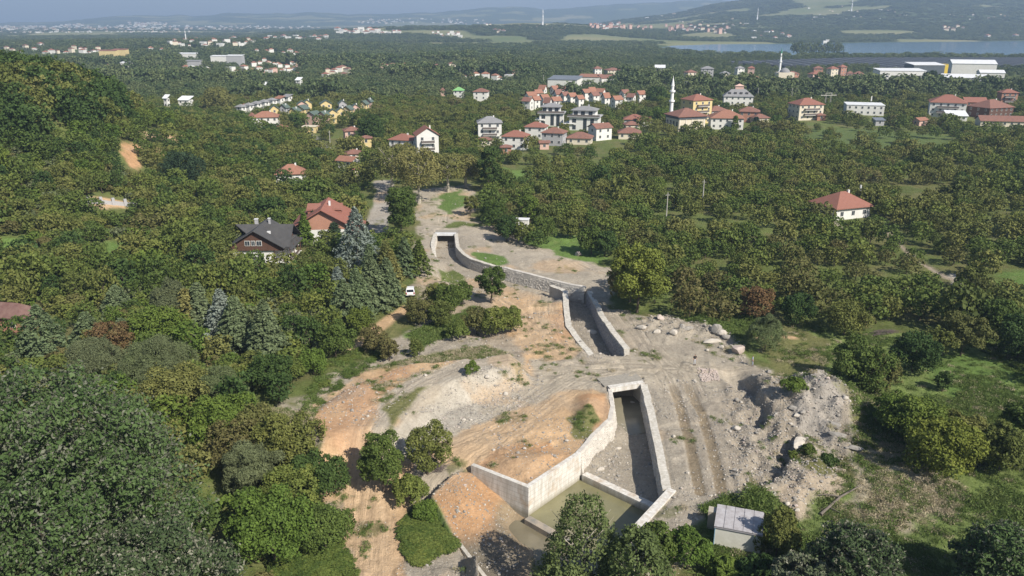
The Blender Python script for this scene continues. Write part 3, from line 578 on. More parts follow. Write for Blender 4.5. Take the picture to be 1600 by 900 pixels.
for a, b in (((-9.3, 77.9), (-6.6, 72.4)), ((-6.6, 72.35), (-2.6, 65.0))):
    strip(a, b, 0.42, -2.55 if a[0] < -9 else -2.95, -4.4, 'concrete_kerb', 'upper length of the narrow concrete kerb beside the orange slope' if a[0] < -9 else 'lower length of the narrow concrete kerb, running out at the bottom edge', M_CAP, 'kerb')
def culvert(name, x0, y0, x1, y1, zt, dz, depth, label, matb):
    root = link(name, None, label=label, cat='culvert', loc=(0, 0, 0))
    d = (Vector((x1, y1))-Vector((x0, y0))).normalized(); n = Vector((-d.y, d.x))
    def quad(a0, a1, b0, b1, z0, z1, nm, mat):
        mb = MB(); o = Vector((x0, y0)); Lg = (Vector((x1, y1))-o).length
        q = [o+d*a0+n*b0, o+d*(Lg+a1)+n*b0, o+d*(Lg+a1)+n*b1, o+d*a0+n*b1]
        mb.add([(p.x, p.y, z0) for p in q]+[(p.x, p.y, z1) for p in q], [(0, 3, 2, 1), (4, 5, 6, 7), (0, 1, 5, 4), (1, 2, 6, 5), (2, 3, 7, 6), (3, 0, 4, 7)])
        return link(nm, mb.mesh(nm, mat), root)
    quad(-0.5, 0.5, -0.25, 0.65, zt-dz, zt, 'beam', matb)
    quad(-0.9, 0.9, 0.66, depth+0.4, zt-0.45, zt-0.1, 'deck_slab', plain('gravel_cover', (.31, .285, .24), .95, .3, 2.0, col2=(.22, .2, .17), bmp=.5))
    for a in (-0.35, None):
        o = Vector((x0, y0)); Lg = (Vector((x1, y1))-o).length; s = -0.4 if a is not None else Lg+0.02
        q = [o+d*s+n*0.02, o+d*(s+0.38)+n*0.02, o+d*(s+0.38)+n*depth, o+d*s+n*depth]; mb = MB()
        mb.add([(p.x, p.y, -3.6) for p in q]+[(p.x, p.y, zt-0.46) for p in q], [(0, 3, 2, 1), (4, 5, 6, 7), (0, 1, 5, 4), (1, 2, 6, 5), (2, 3, 7, 6), (3, 0, 4, 7)])
        link('abutment', mb.mesh('abutment', M_MORT), root)
    return root
culvert('culvert', 14.4, 102.5, 18.7, 103.9, 0.12, 0.75, 3.2, 'box culvert mouth with pale beam where the dirt road crosses', M_CONC)
culvert('culvert', -18.5, 188.6, -14.3, 188.6, 0.1, 0.6, 3.4, 'small far culvert mouth with white beam above brown water', plain('white_beam', (.62, .63, .64), .7))
# waters
def water(name, P, z, col, label):
    m, b, L = new_mat(name, 0.18, 0.4)
    c = mixc(m, col, tuple(x*0.72 for x in col), rampf(m, noise(m, 0.25, 4), 0.35, 0.7)); L.new(c, b.inputs['Base Color']); bump(m, b, noise(m, 2.0, 3), 0.06, 0.05)
    mb = MB(); mb.add([(x, y, z) for x, y in P], [tuple(range(len(P)))]); link(name, mb.mesh(name, m), kind='structure')
water('pool_water', [(2.0, 77.0), (8.5, 84.5), (17.0, 77.0), (12.6, 69.4), (10, 62), (8, 68), (8.0, 70.8)], -3.66, (.215, .20, .11), '')
water('basin_water', [(1.9, 76.6), (8.6, 70.0), (9, 55), (-1, 55), (-2.4, 65.0), (-6.2, 72.2), (-8, 76)], -4.02, (.19, .165, .11), '')
water('channel_water', [(14.2, 93.6), (18.1, 95), (19, 106), (14.2, 106)], -3.06, (.25, .225, .16), '')
water('ditch_water', [(-18.6, 192), (-14.1, 192), (-12.5, 175), (-10.5, 169), (-15.5, 167), (-18.2, 178)], -2.42, (.24, .19, .12), '')

# ------------------------------------------------------------------ stones
M_BOULD = [plain('boulder_grey', (.31, .29, .26), .9, .35, 2.0, col2=(.21, .19, .165), obj=True, bmp=.3), plain('boulder_pale', (.48, .44, .38), .9, .35, 2.0, col2=(.38, .34, .29), obj=True, bmp=.3), plain('boulder_pink', (.36, .29, .25), .9, .35, 3.0, col2=(.45, .39, .35), obj=True, bmp=.3)]
def rock_mesh(name, seed, mat, sub=2, flat=1.0):
    bm = bmesh.new(); bmesh.ops.create_icosphere(bm, subdivisions=sub, radius=1.0); r = random.Random(seed)
    planes = [(Vector((r.gauss(0, 1), r.gauss(0, 1), r.gauss(0, 1))).normalized(), r.uniform(.55, .9)) for _ in range(9)]
    for v in bm.verts:
        for n_, d_ in planes:
            k = v.co.dot(n_)
            if k > d_: v.co -= n_*(k-d_)
        v.co *= r.uniform(.95, 1.05); v.co.z *= flat
    me = bpy.data.meshes.new(name); bm.to_mesh(me); bm.free(); me.materials.append(mat); return me
ROCKS = [rock_mesh('boulder', 10+i, M_BOULD[i % 3], 2, .75) for i in range(9)]
bl = [  # x, y, size m, variant kind (0 grey, 1 pale, 2 pink), elongation, angle, label
 (1250, 694, 2.2, 1, (1.35, .7, .3), 55, 'large pale tilted slab standing on the rubble'), (1239, 640, 1.1, 0, (1.4, .7, .5), -30, 'upper flat bluish block on the rubble mound'),
 (1245, 652, 1.0, 1, (1.2, .8, .5), 20, 'pale block just below the bluish one on the mound'), (1254, 645, 0.9, 0, (1.2, .7, .5), 40, 'right hand block of three in the rubble hollow'),
 (1302, 666, 1.7, 0, (1.6, .7, .5), -35, 'long grey slab near the right edge of the rubble'), (1310, 682, 1.7, 0, (1.6, .8, .45), -30, 'grey slab with dark gap beside it, lower right rubble'),
 (1335, 702, 1.3, 0, (1.7, .7, .4), -30, 'lowest grey slab at the rubble edge by the grass'), (1151, 626, .7, 0, (1, 1, .8), 0, 'small grey stone in the open dirt left of the gullies'),
 (1151, 672, 1.0, 1, (1.1, .9, .7), 0, 'cream boulder at the left of the churned rubble'), (1158, 630, .45, 1, (1, 1, .8), 0, 'tiny cream stone right of the small grey one'),
 (1245, 798, .6, 1, (1, .8, .7), 20, 'pale rock on the sandy slope above the shed'), (1206, 775, .85, 0, (1, 1, .8), 0, 'grey rock on the dirt above the shed'), (1230, 788, .6, 1, (1, .8, .7), 50, 'cream stone on the sandy slope beside the hollow'),
 (1052, 523, 1.3, 1, (1.1, 1, .7), 0, 'bright pale boulder in the rock ridge'), (1026, 521, 1.2, 1, (1.2, .8, .7), 20, 'cream boulder left of the bright one in the ridge'), (1003, 513, 1.4, 1, (1.5, .8, .6), -20, 'leftmost pale rock of the ridge by the yellow tree'),
 (1031, 499, 1.4, 2, (1, 1, .8), 0, 'purplish earth lump on the bank near the yellow tree'), (1113, 535, 1.8, 1, (1.8, .7, .5), 10, 'long pale slab lying at the ridge foot'), (1119, 518, 1.8, 0, (1, .8, 1), 0, 'upright grey rock behind the long pale slab'),
 (1128, 522, 1.4, 1, (1.2, .9, .8), 0, 'cream block next to the upright grey rock'), (1135, 530, 1.3, 0, (1.3, .9, .6), -20, 'squat grey rock at the right end of the ridge'), (1153, 550, 2.0, 2, (1.1, .9, .9), 30, 'big pinkish rock behind the second walker'),
 (1105, 548, .6, 1, (1, 1, .8), 0, 'small white stone by the dark shirted walker'), (1127, 544, .9, 1, (1, .9, .7), 0, 'pale stone between ridge and pinkish rock'),
 (1075, 517, 1.2, 0, (1.6, .8, .6), 20, 'grey ridge rock above the bright boulder'), (1066, 512, 1.2, 0, (1.2, .8, .8), 60, 'blocky grey stone in the middle of the ridge'),
 (1201, 583, .8, 0, (1, 1, .8), 0, 'grey stone at the grass edge above the track'), (1213, 600, .7, 0, (1, 1, .8), 0, 'round grey stone on the bank beside green weeds'), (1321, 624, .8, 1, (1, .8, .7), 0, 'white stone in the dry grass right of the mound'), (1326, 629, .6, 1, (1, .8, .7), 0, 'second white stone in the dry grass'),
 (910, 468, 1.5, 1, (1.3, .7, .5), 20, 'triangular cream block where the channel bends'), (868, 533, .0, 1, (1, 1, 1), 0, ''), (925, 520, 1.3, 1, (1.3, 1, .5), 0, 'white flat rock on the upstream channel bed'),
 (920, 745, .5, 1, (1, 1, .8), 0, 'round white stone by the corner of the upper sill'), (938, 735, .9, 1, (1.3, .8, .6), 30, 'pale rock at the foot of the battered masonry'), (966, 702, .7, 1, (1.3, .8, .6), 30, 'cream rock midway along the channel bed'), (988, 630, .8, 1, (1, 1, .6), 0, 'pale lump standing in the brown channel water'),
 (904, 400, 1.5, 2, (1, 1, .9), 0, 'pinkish boulder at the edge of the bright meadow'), (728, 296, .0, 0, (1, 1, 1), 0, ''), (761, 590, .8, 1, (1, 1, .8), 0, 'pale stone on the grey slope below the haul road'), (790, 617, .8, 1, (1, 1, .8), 0, 'cream stone beside the shallow puddle'),
 (665, 588, .5, 1, (1, 1, .8), 0, 'white scrap of stone on the haul road bend'), (430, 690, 1.1, 1, (1.3, 1, .5), 0, 'whitish lump of rubble by the green hollow at left'), (1053, 683, .5, 1, (1, 1, .8), 0, 'small pale stone beside the right channel wall'), (1074, 740, .5, 1, (1, 1, .8), 0, 'small pale stone between channel wall and rut')]
for x, y, s, k, el, an, lb in bl:
    if s <= 0: continue
    g = ground(x, y); s *= .5
    o = link('boulder', ROCKS[rnd.randrange(3)*3+k], None, (g[0], g[1], g[2]+s*el[2]*.35), math.radians(an), (s*el[0]*1.15, s*el[1]*1.15, s*el[2]*1.5), lb, 'boulder')
    o.rotation_euler.x = rnd.uniform(-.3, .3)

# ------------------------------------------------------------------ geometry-node scatter for what nobody could count
def scatter(name, pts, rots, scls, idxs, sources, label=None, cat=None):
    me = bpy.data.meshes.new(name); n = len(pts); me.vertices.add(n); me.vertices.foreach_set('co', np.asarray(pts, np.float32).ravel())
    a = me.attributes.new('rz', 'FLOAT', 'POINT'); a.data.foreach_set('value', np.asarray(rots, np.float32))
    a = me.attributes.new('sv', 'FLOAT_VECTOR', 'POINT'); a.data.foreach_set('vector', np.asarray(scls, np.float32).ravel())
    a = me.attributes.new('ix', 'INT', 'POINT'); a.data.foreach_set('value', np.asarray(idxs, np.int32))
    me.update()
    o = link(name, me, kind='stuff')
    if label: o['label'] = label
    if cat: o['category'] = cat
    g = bpy.data.node_groups.new(name, 'GeometryNodeTree')
    g.interface.new_socket('Geometry', in_out='INPUT', socket_type='NodeSocketGeometry'); g.interface.new_socket('Geometry', in_out='OUTPUT', socket_type='NodeSocketGeometry')
    nd = g.nodes; L = g.links; gi = nd.new('NodeGroupInput'); go = nd.new('NodeGroupOutput')
    iop = nd.new('GeometryNodeInstanceOnPoints'); m2p = nd.new('GeometryNodeMeshToPoints'); L.new(gi.outputs[0], m2p.inputs[0]); L.new(m2p.outputs[0], iop.inputs['Points'])
    j = nd.new('GeometryNodeGeometryToInstance')
    for s in reversed(sources):
        q = nd.new('GeometryNodeObjectInfo'); q.inputs['Object'].default_value = s; q.transform_space = 'ORIGINAL'; L.new(q.outputs['Geometry'], j.inputs[0])
    L.new(j.outputs[0], iop.inputs['Instance']); iop.inputs['Pick Instance'].default_value = True
    def att(nm, ty):
        q = nd.new('GeometryNodeInputNamedAttribute'); q.data_type = ty; q.inputs['Name'].default_value = nm; return [s for s in q.outputs if s.enabled and s.name == 'Attribute'][0]
    L.new(att('ix', 'INT'), iop.inputs['Instance Index']); L.new(att('sv', 'FLOAT_VECTOR'), iop.inputs['Scale'])
    cb = nd.new('ShaderNodeCombineXYZ'); L.new(att('rz', 'FLOAT'), cb.inputs[2]); L.new(cb.outputs[0], iop.inputs['Rotation'])
    L.new(iop.outputs[0], go.inputs[0])
    md = o.modifiers.new('scatter', 'NODES'); md.node_group = g
    return o
_src = {}
def source(me):                # an unlinked object that only lends its mesh
    o = bpy.data.objects.new(me.name, me); return o
RNG = np.random.default_rng(5)
SITE = wpoly(ZONES[0][0])
def scatter_in(n, P, dens=None):
    P = np.asarray(P); lo = P.min(0); hi = P.max(0); out = np.zeros((0, 2))
    while len(out) < n:
        q = lo+(hi-lo)*RNG.random((n*3, 2)); k = polydist(P, q[:, 0], q[:, 1]) > 0
        if dens is not None: k &= RNG.random(len(q)) < dens(q[:, 0], q[:, 1])
        out = np.vstack([out, q[k]]); 
    return out[:n]
pebs = [source(rock_mesh('stone', 40+i, M_BOULD[[0, 1, 0, 2][i]], 1, .7)) for i in range(4)]
pp = []; 
pp.append(scatter_in(9000, SITE, lambda x, y: np.clip((fbm(x, y, 7, 4, 201)-.42)*5, .03, 1)*np.clip(150/np.maximum(y, 1)-.6, .1, 1)))
pp.append(scatter_in(3800, RUBBLE)); pp.append(scatter_in(900, ROCKRIDGE)); pp.append(scatter_in(900, CH_MID)); pp.append(scatter_in(500, CH_UP))
pp.append(scatter_in(1100, CH_LOW, lambda x, y: np.where(x < 13.2+(y-84)*.1, 1, .25)))
pp.append(scatter_in(1500, wpoly([(650, 650), (745, 590), (850, 575), (850, 610), (720, 665)], 1.0)))
pp.append(scatter_in(900, BASIN, lambda x, y: np.where(x+(y-76)*.5 < -1.5, 1, .05)))
pp.append(scatter_in(260, wpoly([(1088, 575), (1120, 578), (1125, 592), (1098, 595)]))) ; pile0 = sum(len(a) for a in pp)-260
pts = np.vstack(pp); z = terrain(pts[:, 0], pts[:, 1]); ok = ~((polydist(POOL, pts[:, 0], pts[:, 1]) > -.9) | ((z < -3.9)))
s = 0.05+0.10*RNG.random(len(pts))**2.2+0.22*(RNG.random(len(pts)) < .03)*RNG.random(len(pts)); s[9000:13700] *= 1.1; ix = RNG.choice(4, len(pts), p=[.42, .22, .28, .08])
s[pile0:] = .12+.1*RNG.random(260); ix[pile0:] = 3
el = np.column_stack([s*(.8+.6*RNG.random(len(s))), s*(.8+.4*RNG.random(len(s))), s])
scatter('loose_stones', np.column_stack([pts, z+s*.25])[ok], (RNG.random(len(pts))*6.28)[ok], el[ok], ix[ok], pebs, 'countless loose stones scattered over the dug earth', None)
# ------------------------------------------------------------------ buildings
NOTREE = []      # (x, y, radius, corridor length towards the camera)
R_RED = plain('terracotta_roof', (.25, .115, .085), .85, .25, 1.2, col2=(.22, .10, .075), obj=True); R_RED2 = plain('brown_red_roof', (.23, .115, .085), .85, .25, 1.0, col2=(.16, .09, .075), obj=True)
R_ORG = plain('orange_roof', (.29, .145, .10), .85, .2, 1.0, obj=True); R_GREY = plain('grey_roof', (.24, .24, .245), .8, .2, .8, obj=True); R_DARK = plain('charcoal_roof', (.075, .073, .073), .75, .25, .8, obj=True)
R_GREEN = plain('green_roof', (.10, .135, .115), .8, .2, .8, obj=True); R_WHITE = plain('white_sheet_roof', (.66, .67, .68), .6, .15, .4, obj=True); R_BLUE = plain('slate_blue_roof', (.16, .18, .21), .7, .2, .4, obj=True); R_LIME = plain('lime_roof', (.20, .42, .16), .8, .2, .4, obj=True)
W_WHITE = plain('white_render', (.64, .63, .60), .9, .12, .6, obj=True); W_CREAM = plain('cream_render', (.60, .54, .43), .9, .12, .6, obj=True); W_PINK = plain('pink_render', (.56, .38, .32), .9, .12, .6, obj=True)
W_YEL = plain('yellow_render', (.60, .48, .24), .9, .12, .6, obj=True); W_GREY = plain('grey_render', (.36, .36, .37), .9, .12, .6, obj=True); W_BRICK = plain('brick_render', (.38, .20, .14), .9, .15, .8, obj=True); W_ORG = plain('orange_render', (.60, .36, .16), .9, .1, .6, obj=True)
W_BROWN = plain('timber_boards', (.11, .06, .042), .8, .3, 3.0, obj=True); W_DARK = plain('dark_cladding', (.10, .115, .13), .7, .2, .5, obj=True); W_YSIGN = plain('bright_yellow_panel', (.70, .50, .05), .7, .1, .5)
GLASS = flatmat('window_glass', (.035, .045, .055), .15, .5); FRAME = flatmat('window_frame', (.62, .61, .58)); FRAMED = flatmat('brown_frame', (.09, .055, .04)); RAIL = flatmat('railing', (.14, .12, .11)); METALW = flatmat('white_metal', (.62, .62, .62), .5)
def window_mesh(w, h, fr):
    mb = MB(); mb.box(-w/2, -.06, 0, w/2, .0, h, 0)
    mb2 = MB(); k = .09
    mb2.box(-w/2+k, -.075, k, -.03, -.061, h-k); mb2.box(.03, -.075, k, w/2-k, -.061, h-k)
    return mb.mesh('window', fr), mb2.mesh('pane', GLASS)
_wm = {}
def add_window(root, x, y, z, rz, w=1.1, h=1.3, fr=None):
    k = (w, h, (fr or FRAME).name)
    if k not in _wm: _wm[k] = window_mesh(w, h, fr or FRAME)
    o = link('window', _wm[k][0], root, (x, y, z), rz); link('pane', _wm[k][1], o); return o
def roof_mb(w, d, h, kind, ov=.55, th=.16, ridge=None):
    mb = MB(); a = w/2+ov; b = d/2+ov
    if kind == 'hip':
        if w >= d: r = [(-(a-b)*.98, 0, h), ((a-b)*.98+.01, 0, h)]
        else: r = [(0, -(b-a)*.98, h), (0, (b-a)*.98+.01, h)]
        base = [(-a, -b, 0), (a, -b, 0), (a, b, 0), (-a, b, 0)]
        low = [(x, y, -th) for x, y, z in base]
        if w >= d: fs = [(0, 1, 5, 4), (1, 2, 5), (2, 3, 4, 5), (3, 0, 4)]
        else: fs = [(0, 1, 4), (1, 2, 5, 4), (2, 3, 5), (3, 0, 4, 5)]
        mb.add(base+r+low, fs+[(6, 9, 8, 7), (0, 6, 7, 1), (1, 7, 8, 2), (2, 8, 9, 3), (3, 9, 6, 0)])
    elif kind in ('gable', 'gabley'):
        # gable: ridge along x; gabley: ridge along y (gable end faces front)
        if kind == 'gable': P = [(-a, -b, 0), (a, -b, 0), (a, 0, h), (-a, 0, h), (a, b, 0), (-a, b, 0)]
        else: P = [(-a, b, 0), (-a, -b, 0), (0, -b, h), (0, b, h), (a, -b, 0), (a, b, 0)]
        Q = [(x, y, z-th) for x, y, z in P]
        mb.add(P+Q, [(0, 1, 2, 3), (3, 2, 4, 5), (6, 9, 8, 7), (9, 11, 10, 8), (0, 6, 7, 1), (1, 7, 8, 2), (2, 8, 10, 4), (4, 10, 11, 5), (5, 11, 9, 3), (3, 9, 6, 0)])
    elif kind == 'flat':
        mb.box(-a+.3, -b+.3, 0, a-.3, b-.3, .3)
    elif kind == 'mono':
        mb.add([(-a, -b, 0), (a, -b, 0), (a, b, h), (-a, b, h)]+[(-a, -b, -th), (a, -b, -th), (a, b, h-th), (-a, b, h-th)], [(0, 1, 2, 3), (4, 7, 6, 5), (0, 4, 5, 1), (1, 5, 6, 2), (2, 6, 7, 3), (3, 7, 4, 0)])
    return mb
def house(label, px, py, wpx, dr=.8, floors=2, rot=0, roof='hip', rm=R_RED, wm=W_WHITE, rh=None, fh=2.6, chim=1, balc=False, fr=None, name='house', cat='house', win=True, corr=9, lift=0, ov=.55, group=None, clear=True, wsz=(1.1, 1.3), z0=0.0):
    g = ground(px, py); dist = math.hypot(g[0], g[1], CAMH-g[2]); ppm = F/(dist*1.01)
    rz = math.radians(rot); w = wpx/ppm/(abs(math.cos(rz))+dr*abs(math.sin(rz)))*.97; w = max(w, 2.5); d = w*dr; H = floors*fh+lift
    root = link(name, None, None, (g[0], g[1], g[2]+z0), rz, None, label, cat, group)
    mb = MB(); mb.box(-w/2, -d/2, -1.5, w/2, d/2, H)
    rh = rh if rh is not None else (min(w, d)*.27)
    if roof in ('gable', 'gabley'):
        if roof == 'gable': mb.add([(-w/2, -d/2, H), (-w/2, d/2, H), (-w/2, 0, H+rh*.9)], [(0, 2, 1)]); mb.add([(w/2, -d/2, H), (w/2, d/2, H), (w/2, 0, H+rh*.9)], [(0, 1, 2)])
        else: mb.add([(-w/2, -d/2, H), (w/2, -d/2, H), (0, -d/2, H+rh*.9)], [(0, 1, 2)]); mb.add([(-w/2, d/2, H), (w/2, d/2, H), (0, d/2, H+rh*.9)], [(0, 2, 1)])
    link('wall', mb.mesh('wall', wm), root)
    rf = link('roof', roof_mb(w, d, rh, roof, ov).mesh('roof', rm), root, (0, 0, H+.17))
    for c in range(chim):
        cm = MB(); cx = w*(.18 if c == 0 else -.22); cm.box(cx-.25, -.1, rh*.4, cx+.25, .4, rh+.25); link('chimney', cm.mesh('chimney', W_WHITE), rf)
    if win and ppm > 1.0:
        ww, wh = wsz
        for f in range(floors):
            z = f*fh+.95+lift
            n = max(1, int(w/3.0)); 
            for i in range(n): add_window(root, -w/2+w*(i+.5)/n, -d/2-.003, z, 0, ww, wh, fr)
            n = max(1, int(d/3.6)); sx = 1 if rot < 0 else -1
            for i in range(n): add_window(root, sx*(w/2+.003), -d/2+d*(i+.5)/n, z, sx*math.pi/2, ww, wh, fr)
        dm = MB(); dm.box(w*.06, -d/2-.05, .0, w*.06+.95, -d/2-.003, 2.05); link('door', dm.mesh('door', FRAMED), root) if w > 6 and roof != 'gabley' and False else None
    if balc:
        for f in range(1, floors):
            bm_ = MB(); bm_.box(-w*.3, -d/2-1.3, f*fh-.12, w*.3, -d/2-.01, f*fh+.05); bo = link('balcony', bm_.mesh('balcony', W_WHITE), root)
            r_ = MB(); r_.box(-w*.3, -d/2-1.3, f*fh+.06, w*.3, -d/2-1.24, f*fh+.95); r_.box(-w*.3, -d/2-1.23, f*fh+.06, -w*.3+.06, -d/2-.01, f*fh+.95); r_.box(w*.3-.06, -d/2-1.23, f*fh+.06, w*.3, -d/2-.01, f*fh+.95); link('railing', r_.mesh('railing', RAIL), bo)
    if clear: NOTREE.append((g[0], g[1], max(w, d)*.62+1.0, corr*.85*max(1, dist/210)))
    return root, w, d, H, rh

# chalet with charcoal roof and timber gable
def chalet():
    g = ground(416, 408); rz = math.radians(1); ppm = F/math.hypot(g[0], g[1], 50)
    root = link('chalet', None, None, (g[0]-1, g[1]+3, g[2]), rz, None, 'timber gabled chalet with charcoal roof and covered corner balcony', 'house')
    w, d = 11.0, 9.5; H = 5.6
    mb = MB(); mb.box(-w/2, -d/2, -1.5, w/2-2.2, d/2, 3.0); mb.box(w/2-2.2, -d/2+2.4, -1.5, w/2, d/2, 3.0); link('wall', mb.mesh('wall', W_WHITE), root)
    mb = MB(); mb.box(-w/2-.5, -d/2-.5, 3.01, w/2, d/2, 4.0)
    rh = 3.3
    mb.add([(-w/2-.5, -d/2-.5, 4.0), (w/2-.2, -d/2-.5, 4.0), (-.3, -d/2-.5, 4.0+rh)], [(0, 1, 2)]); mb.add([(w/2, -d/2+1, 4.0), (w/2, d/2-.5, 4.0), (w/2, .3, 4.0+rh*.9)], [(0, 1, 2)])
    link('timber_storey', mb.mesh('timber_storey', W_BROWN), root)
    # cross gable roof: two crossing gables with deep overhang
    mb = MB(); a = w/2+1.1; b = d/2+1.3; z0 = 3.75; z1 = 4.0+rh+.25; t = .16
    for P in ([(-a, b, z0), (-a, -b, z0), (-.3, -b, z1), (-.3, b, z1), (a-.6, -b, z0), (a-.6, b, z0)],):
        Q = [(x, y, z-t) for x, y, z in P]
        mb.add(P+Q, [(0, 1, 2, 3), (3, 2, 4, 5), (6, 9, 8, 7), (9, 11, 10, 8), (0, 6, 7, 1), (1, 7, 8, 2), (2, 8, 10, 4), (4, 10, 11, 5), (5, 11, 9, 3), (3, 9, 6, 0)])
    P = [(-a-.1, -b+2, z0+.3), (a+.2, -b+1.2, z0-.1), (a+.2, .2, z1-.06), (-a-.1, .2, z1-.06), (a+.2, b+.02, z0), (-a-.1, b+.02, z0)]; P[0] = (0, -b+2.2, z0+.3); P[3] = (-a*.9, .2, z1-.06)
    Q = [(x, y, z-t) for x, y, z in P]
    mb.add(P+Q, [(0, 1, 2, 3), (3, 2, 4, 5), (6, 9, 8, 7), (9, 11, 10, 8), (1, 7, 8, 2), (2, 8, 10, 4), (4, 10, 11, 5), (5, 11, 9, 3)])
    rf = link('roof', mb.mesh('roof', R_DARK), root)
    for x, y, s in ((-1.9, 2.2, .65), (.8, 2.8, .4)):
        c = MB(); c.box(x-s/2, y-s/2, z1-2.2, x+s/2, y+s/2, z1+.55); ch = link('chimney', c.mesh('chimney', W_GREY), rf)
        c = MB(); c.box(x-s/2-.1, y-s/2-.1, z1+.56, x+s/2+.1, y+s/2+.1, z1+.68); link('chimney_cap', c.mesh('chimney_cap', METALW), ch)
    c = MB(); c.box(1.6, -2.6, z1-2.6, 2.3, -2.1, z1-1.0); link('roof_vent', c.mesh('roof_vent', METALW), rf)
    for x in (-2.0, -.75, .5): add_window(root, x, -d/2-.51, 4.05, 0, 1.15 if x != -.75 else .9, 1.15)
    for x in (-4, -1.6, .6): add_window(root, x, -d/2-.003, .9, 0, 1.2, 1.3)
    add_window(root, w/2+.003, 0, 4.6, math.pi/2, 1.2, 1.3); add_window(root, w/2+.003, 2.5, .9, math.pi/2)
    b_ = MB(); b_.box(w/2-2.19, -d/2-.2, .1, w/2+1.5, d/2-.5, .35); bo = link('balcony', b_.mesh('balcony', W_WHITE), root)
    for x, y in ((w/2-2.1, -d/2-.1), (w/2-.2, -d/2-.1), (w/2+1.35, -d/2-.1), (w/2+1.35, -1.5), (w/2+1.35, 1.5), (w/2+1.35, d/2-.7)):
        p = MB(); p.box(x-.07, y-.07, .36, x+.07, y+.07, 3.5); link('post', p.mesh('post', W_BROWN), bo)
    for z in (.6, .85, 1.1):
        p = MB(); p.box(w/2-2.1, -d/2-.12, z, w/2+1.4, -d/2-.06, z+.06); p.box(w/2+1.33, -d/2-.05, z, w/2+1.39, d/2-.7, z+.06); link('rail', p.mesh('rail', W_BROWN), bo)
    lean = MB(); lean.add([(w/2+.02, -d/2, 3.6), (w/2+1.9, -d/2-.3, 2.9+.3), (w/2+1.9, d/2, 3.2), (w/2+.02, d/2, 3.6)]+[(w/2+.02, -d/2, 3.45), (w/2+1.9, -d/2-.3, 3.05), (w/2+1.9, d/2, 3.05), (w/2+.02, d/2, 3.45)], [(0, 1, 2, 3), (4, 7, 6, 5), (0, 4, 5, 1), (1, 5, 6, 2), (2, 6, 7, 3)]); link('porch_roof', lean.mesh('porch_roof', R_DARK), root)
    NOTREE.append((g[0]-1, g[1]+3, 9.0, 11))
chalet()
def brickgable():
    g = ground(507, 376); rz = math.radians(5)
    root = link('house', None, None, (g[0], g[1]+3, g[2]), rz, None, 'house with big red tiled roof and brick red front gable beside the blue spruce', 'house')
    w, d, H, rh = 13.0, 12.0, 3.4, 4.4
    mb = MB(); mb.box(-w/2, -d/2, -1, w/2, d/2, H); link('wall', mb.mesh('wall', W_WHITE), root)
    mb = MB(); mb.box(-w/2, -d/2-.02, H+.003, w/2, d/2, H+.5); mb.add([(-w/2, -d/2-.02, H+.5), (w/2, -d/2-.02, H+.5), (0, -d/2-.02, H+rh+.3)], [(0, 1, 2)]); link('brick_gable', mb.mesh('brick_gable', W_BRICK), root)
    rf = link('roof', roof_mb(w, d, rh, 'gabley', 1.0, .2).mesh('roof', plain('bright_terracotta', (.27, .115, .085), .8, .15, 1.0, obj=True)), root, (0, 0, H+.55))
    for s in (-1, 1):
        dm = MB(); dm.box(s*2.6-1.3, 0-1.5, rh*.35, s*2.6+1.3, 1.0, rh*.75); dm.add([(s*2.6-1.6, -1.8, rh*.7), (s*2.6+1.6, -1.8, rh*.7), (s*2.6+1.6, 1.2, rh*.95), (s*2.6-1.6, 1.2, rh*.95)], [(0, 1, 2, 3)]); link('dormer', dm.mesh('dormer', R_RED), rf)
    c = MB(); c.box(.9, 0, rh*.5, 1.35, .45, rh+.5); link('chimney', c.mesh('chimney', METALW), rf)
    for x in (-3.6, 0, 3.6): add_window(root, x, -d/2-.025, 1, 0, 1.3, 1.3)
    for y in (-3, 0, 3): add_window(root, w/2+.003, y, 1, math.pi/2)
    b = MB(); b.box(w/2+.01, -d/2, .3, w/2+2.2, d/2-2, .5); b.box(w/2+2.1, -d/2, .5, w/2+2.2, d/2-2, 1.4); link('balcony', b.mesh('balcony', W_WHITE), root)
    b = MB(); b.add([(w/2+.02, -d/2-.6, H), (w/2+2.6, -d/2-.6, H-.8), (w/2+2.6, d/2-1, H-.8), (w/2+.02, d/2-1, H)]+[(w/2+.02, -d/2-.6, H-.15), (w/2+2.6, -d/2-.6, H-.95), (w/2+2.6, d/2-1, H-.95), (w/2+.02, d/2-1, H-.15)], [(0, 1, 2, 3), (4, 7, 6, 5), (0, 4, 5, 1), (1, 5, 6, 2), (2, 6, 7, 3), (3, 7, 4, 0)]); link('porch_roof', b.mesh('porch_roof', R_RED), root)
    NOTREE.append((g[0], g[1]+3, 9.0, 9))
brickgable()
h = house('white cottage with red hipped roof standing alone in the right hand orchard', 1312, 336, 74, .85, 1, 20, 'hip', R_RED, W_WHITE, rh=3.3, fh=3.0, corr=10, ov=.8)
mb = MB(); mb.tube([(0, 0, 0), (0, 0, 6.6)], [.25, .25], 8); g = ground(1340, 326); link('flue_pipe', mb.mesh('flue_pipe', METALW), None, g, label='white flue pipe rising behind the lone orchard cottage', cat='pipe')
house('low barn with faded red roof at the left edge of the picture', 22, 512, 62, .55, 1, -10, 'hip', plain('faded_barn_roof', (.13, .07, .062), .9, .3, .8, col2=(.19, .12, .10), obj=True), W_BRICK, rh=1.8, fh=2.6, chim=0, corr=4)
house('brown tiled hipped house deep in the trees at left', 456, 284, 46, .8, 1, 10, 'hip', R_ORG, W_WHITE, rh=2.6, fh=3, corr=11)
house('white three storey house with grey hipped roof and central balconies', 765, 219, 38, .8, 3, 4, 'hip', R_GREY, W_WHITE, rh=2.4, balc=True, corr=12)
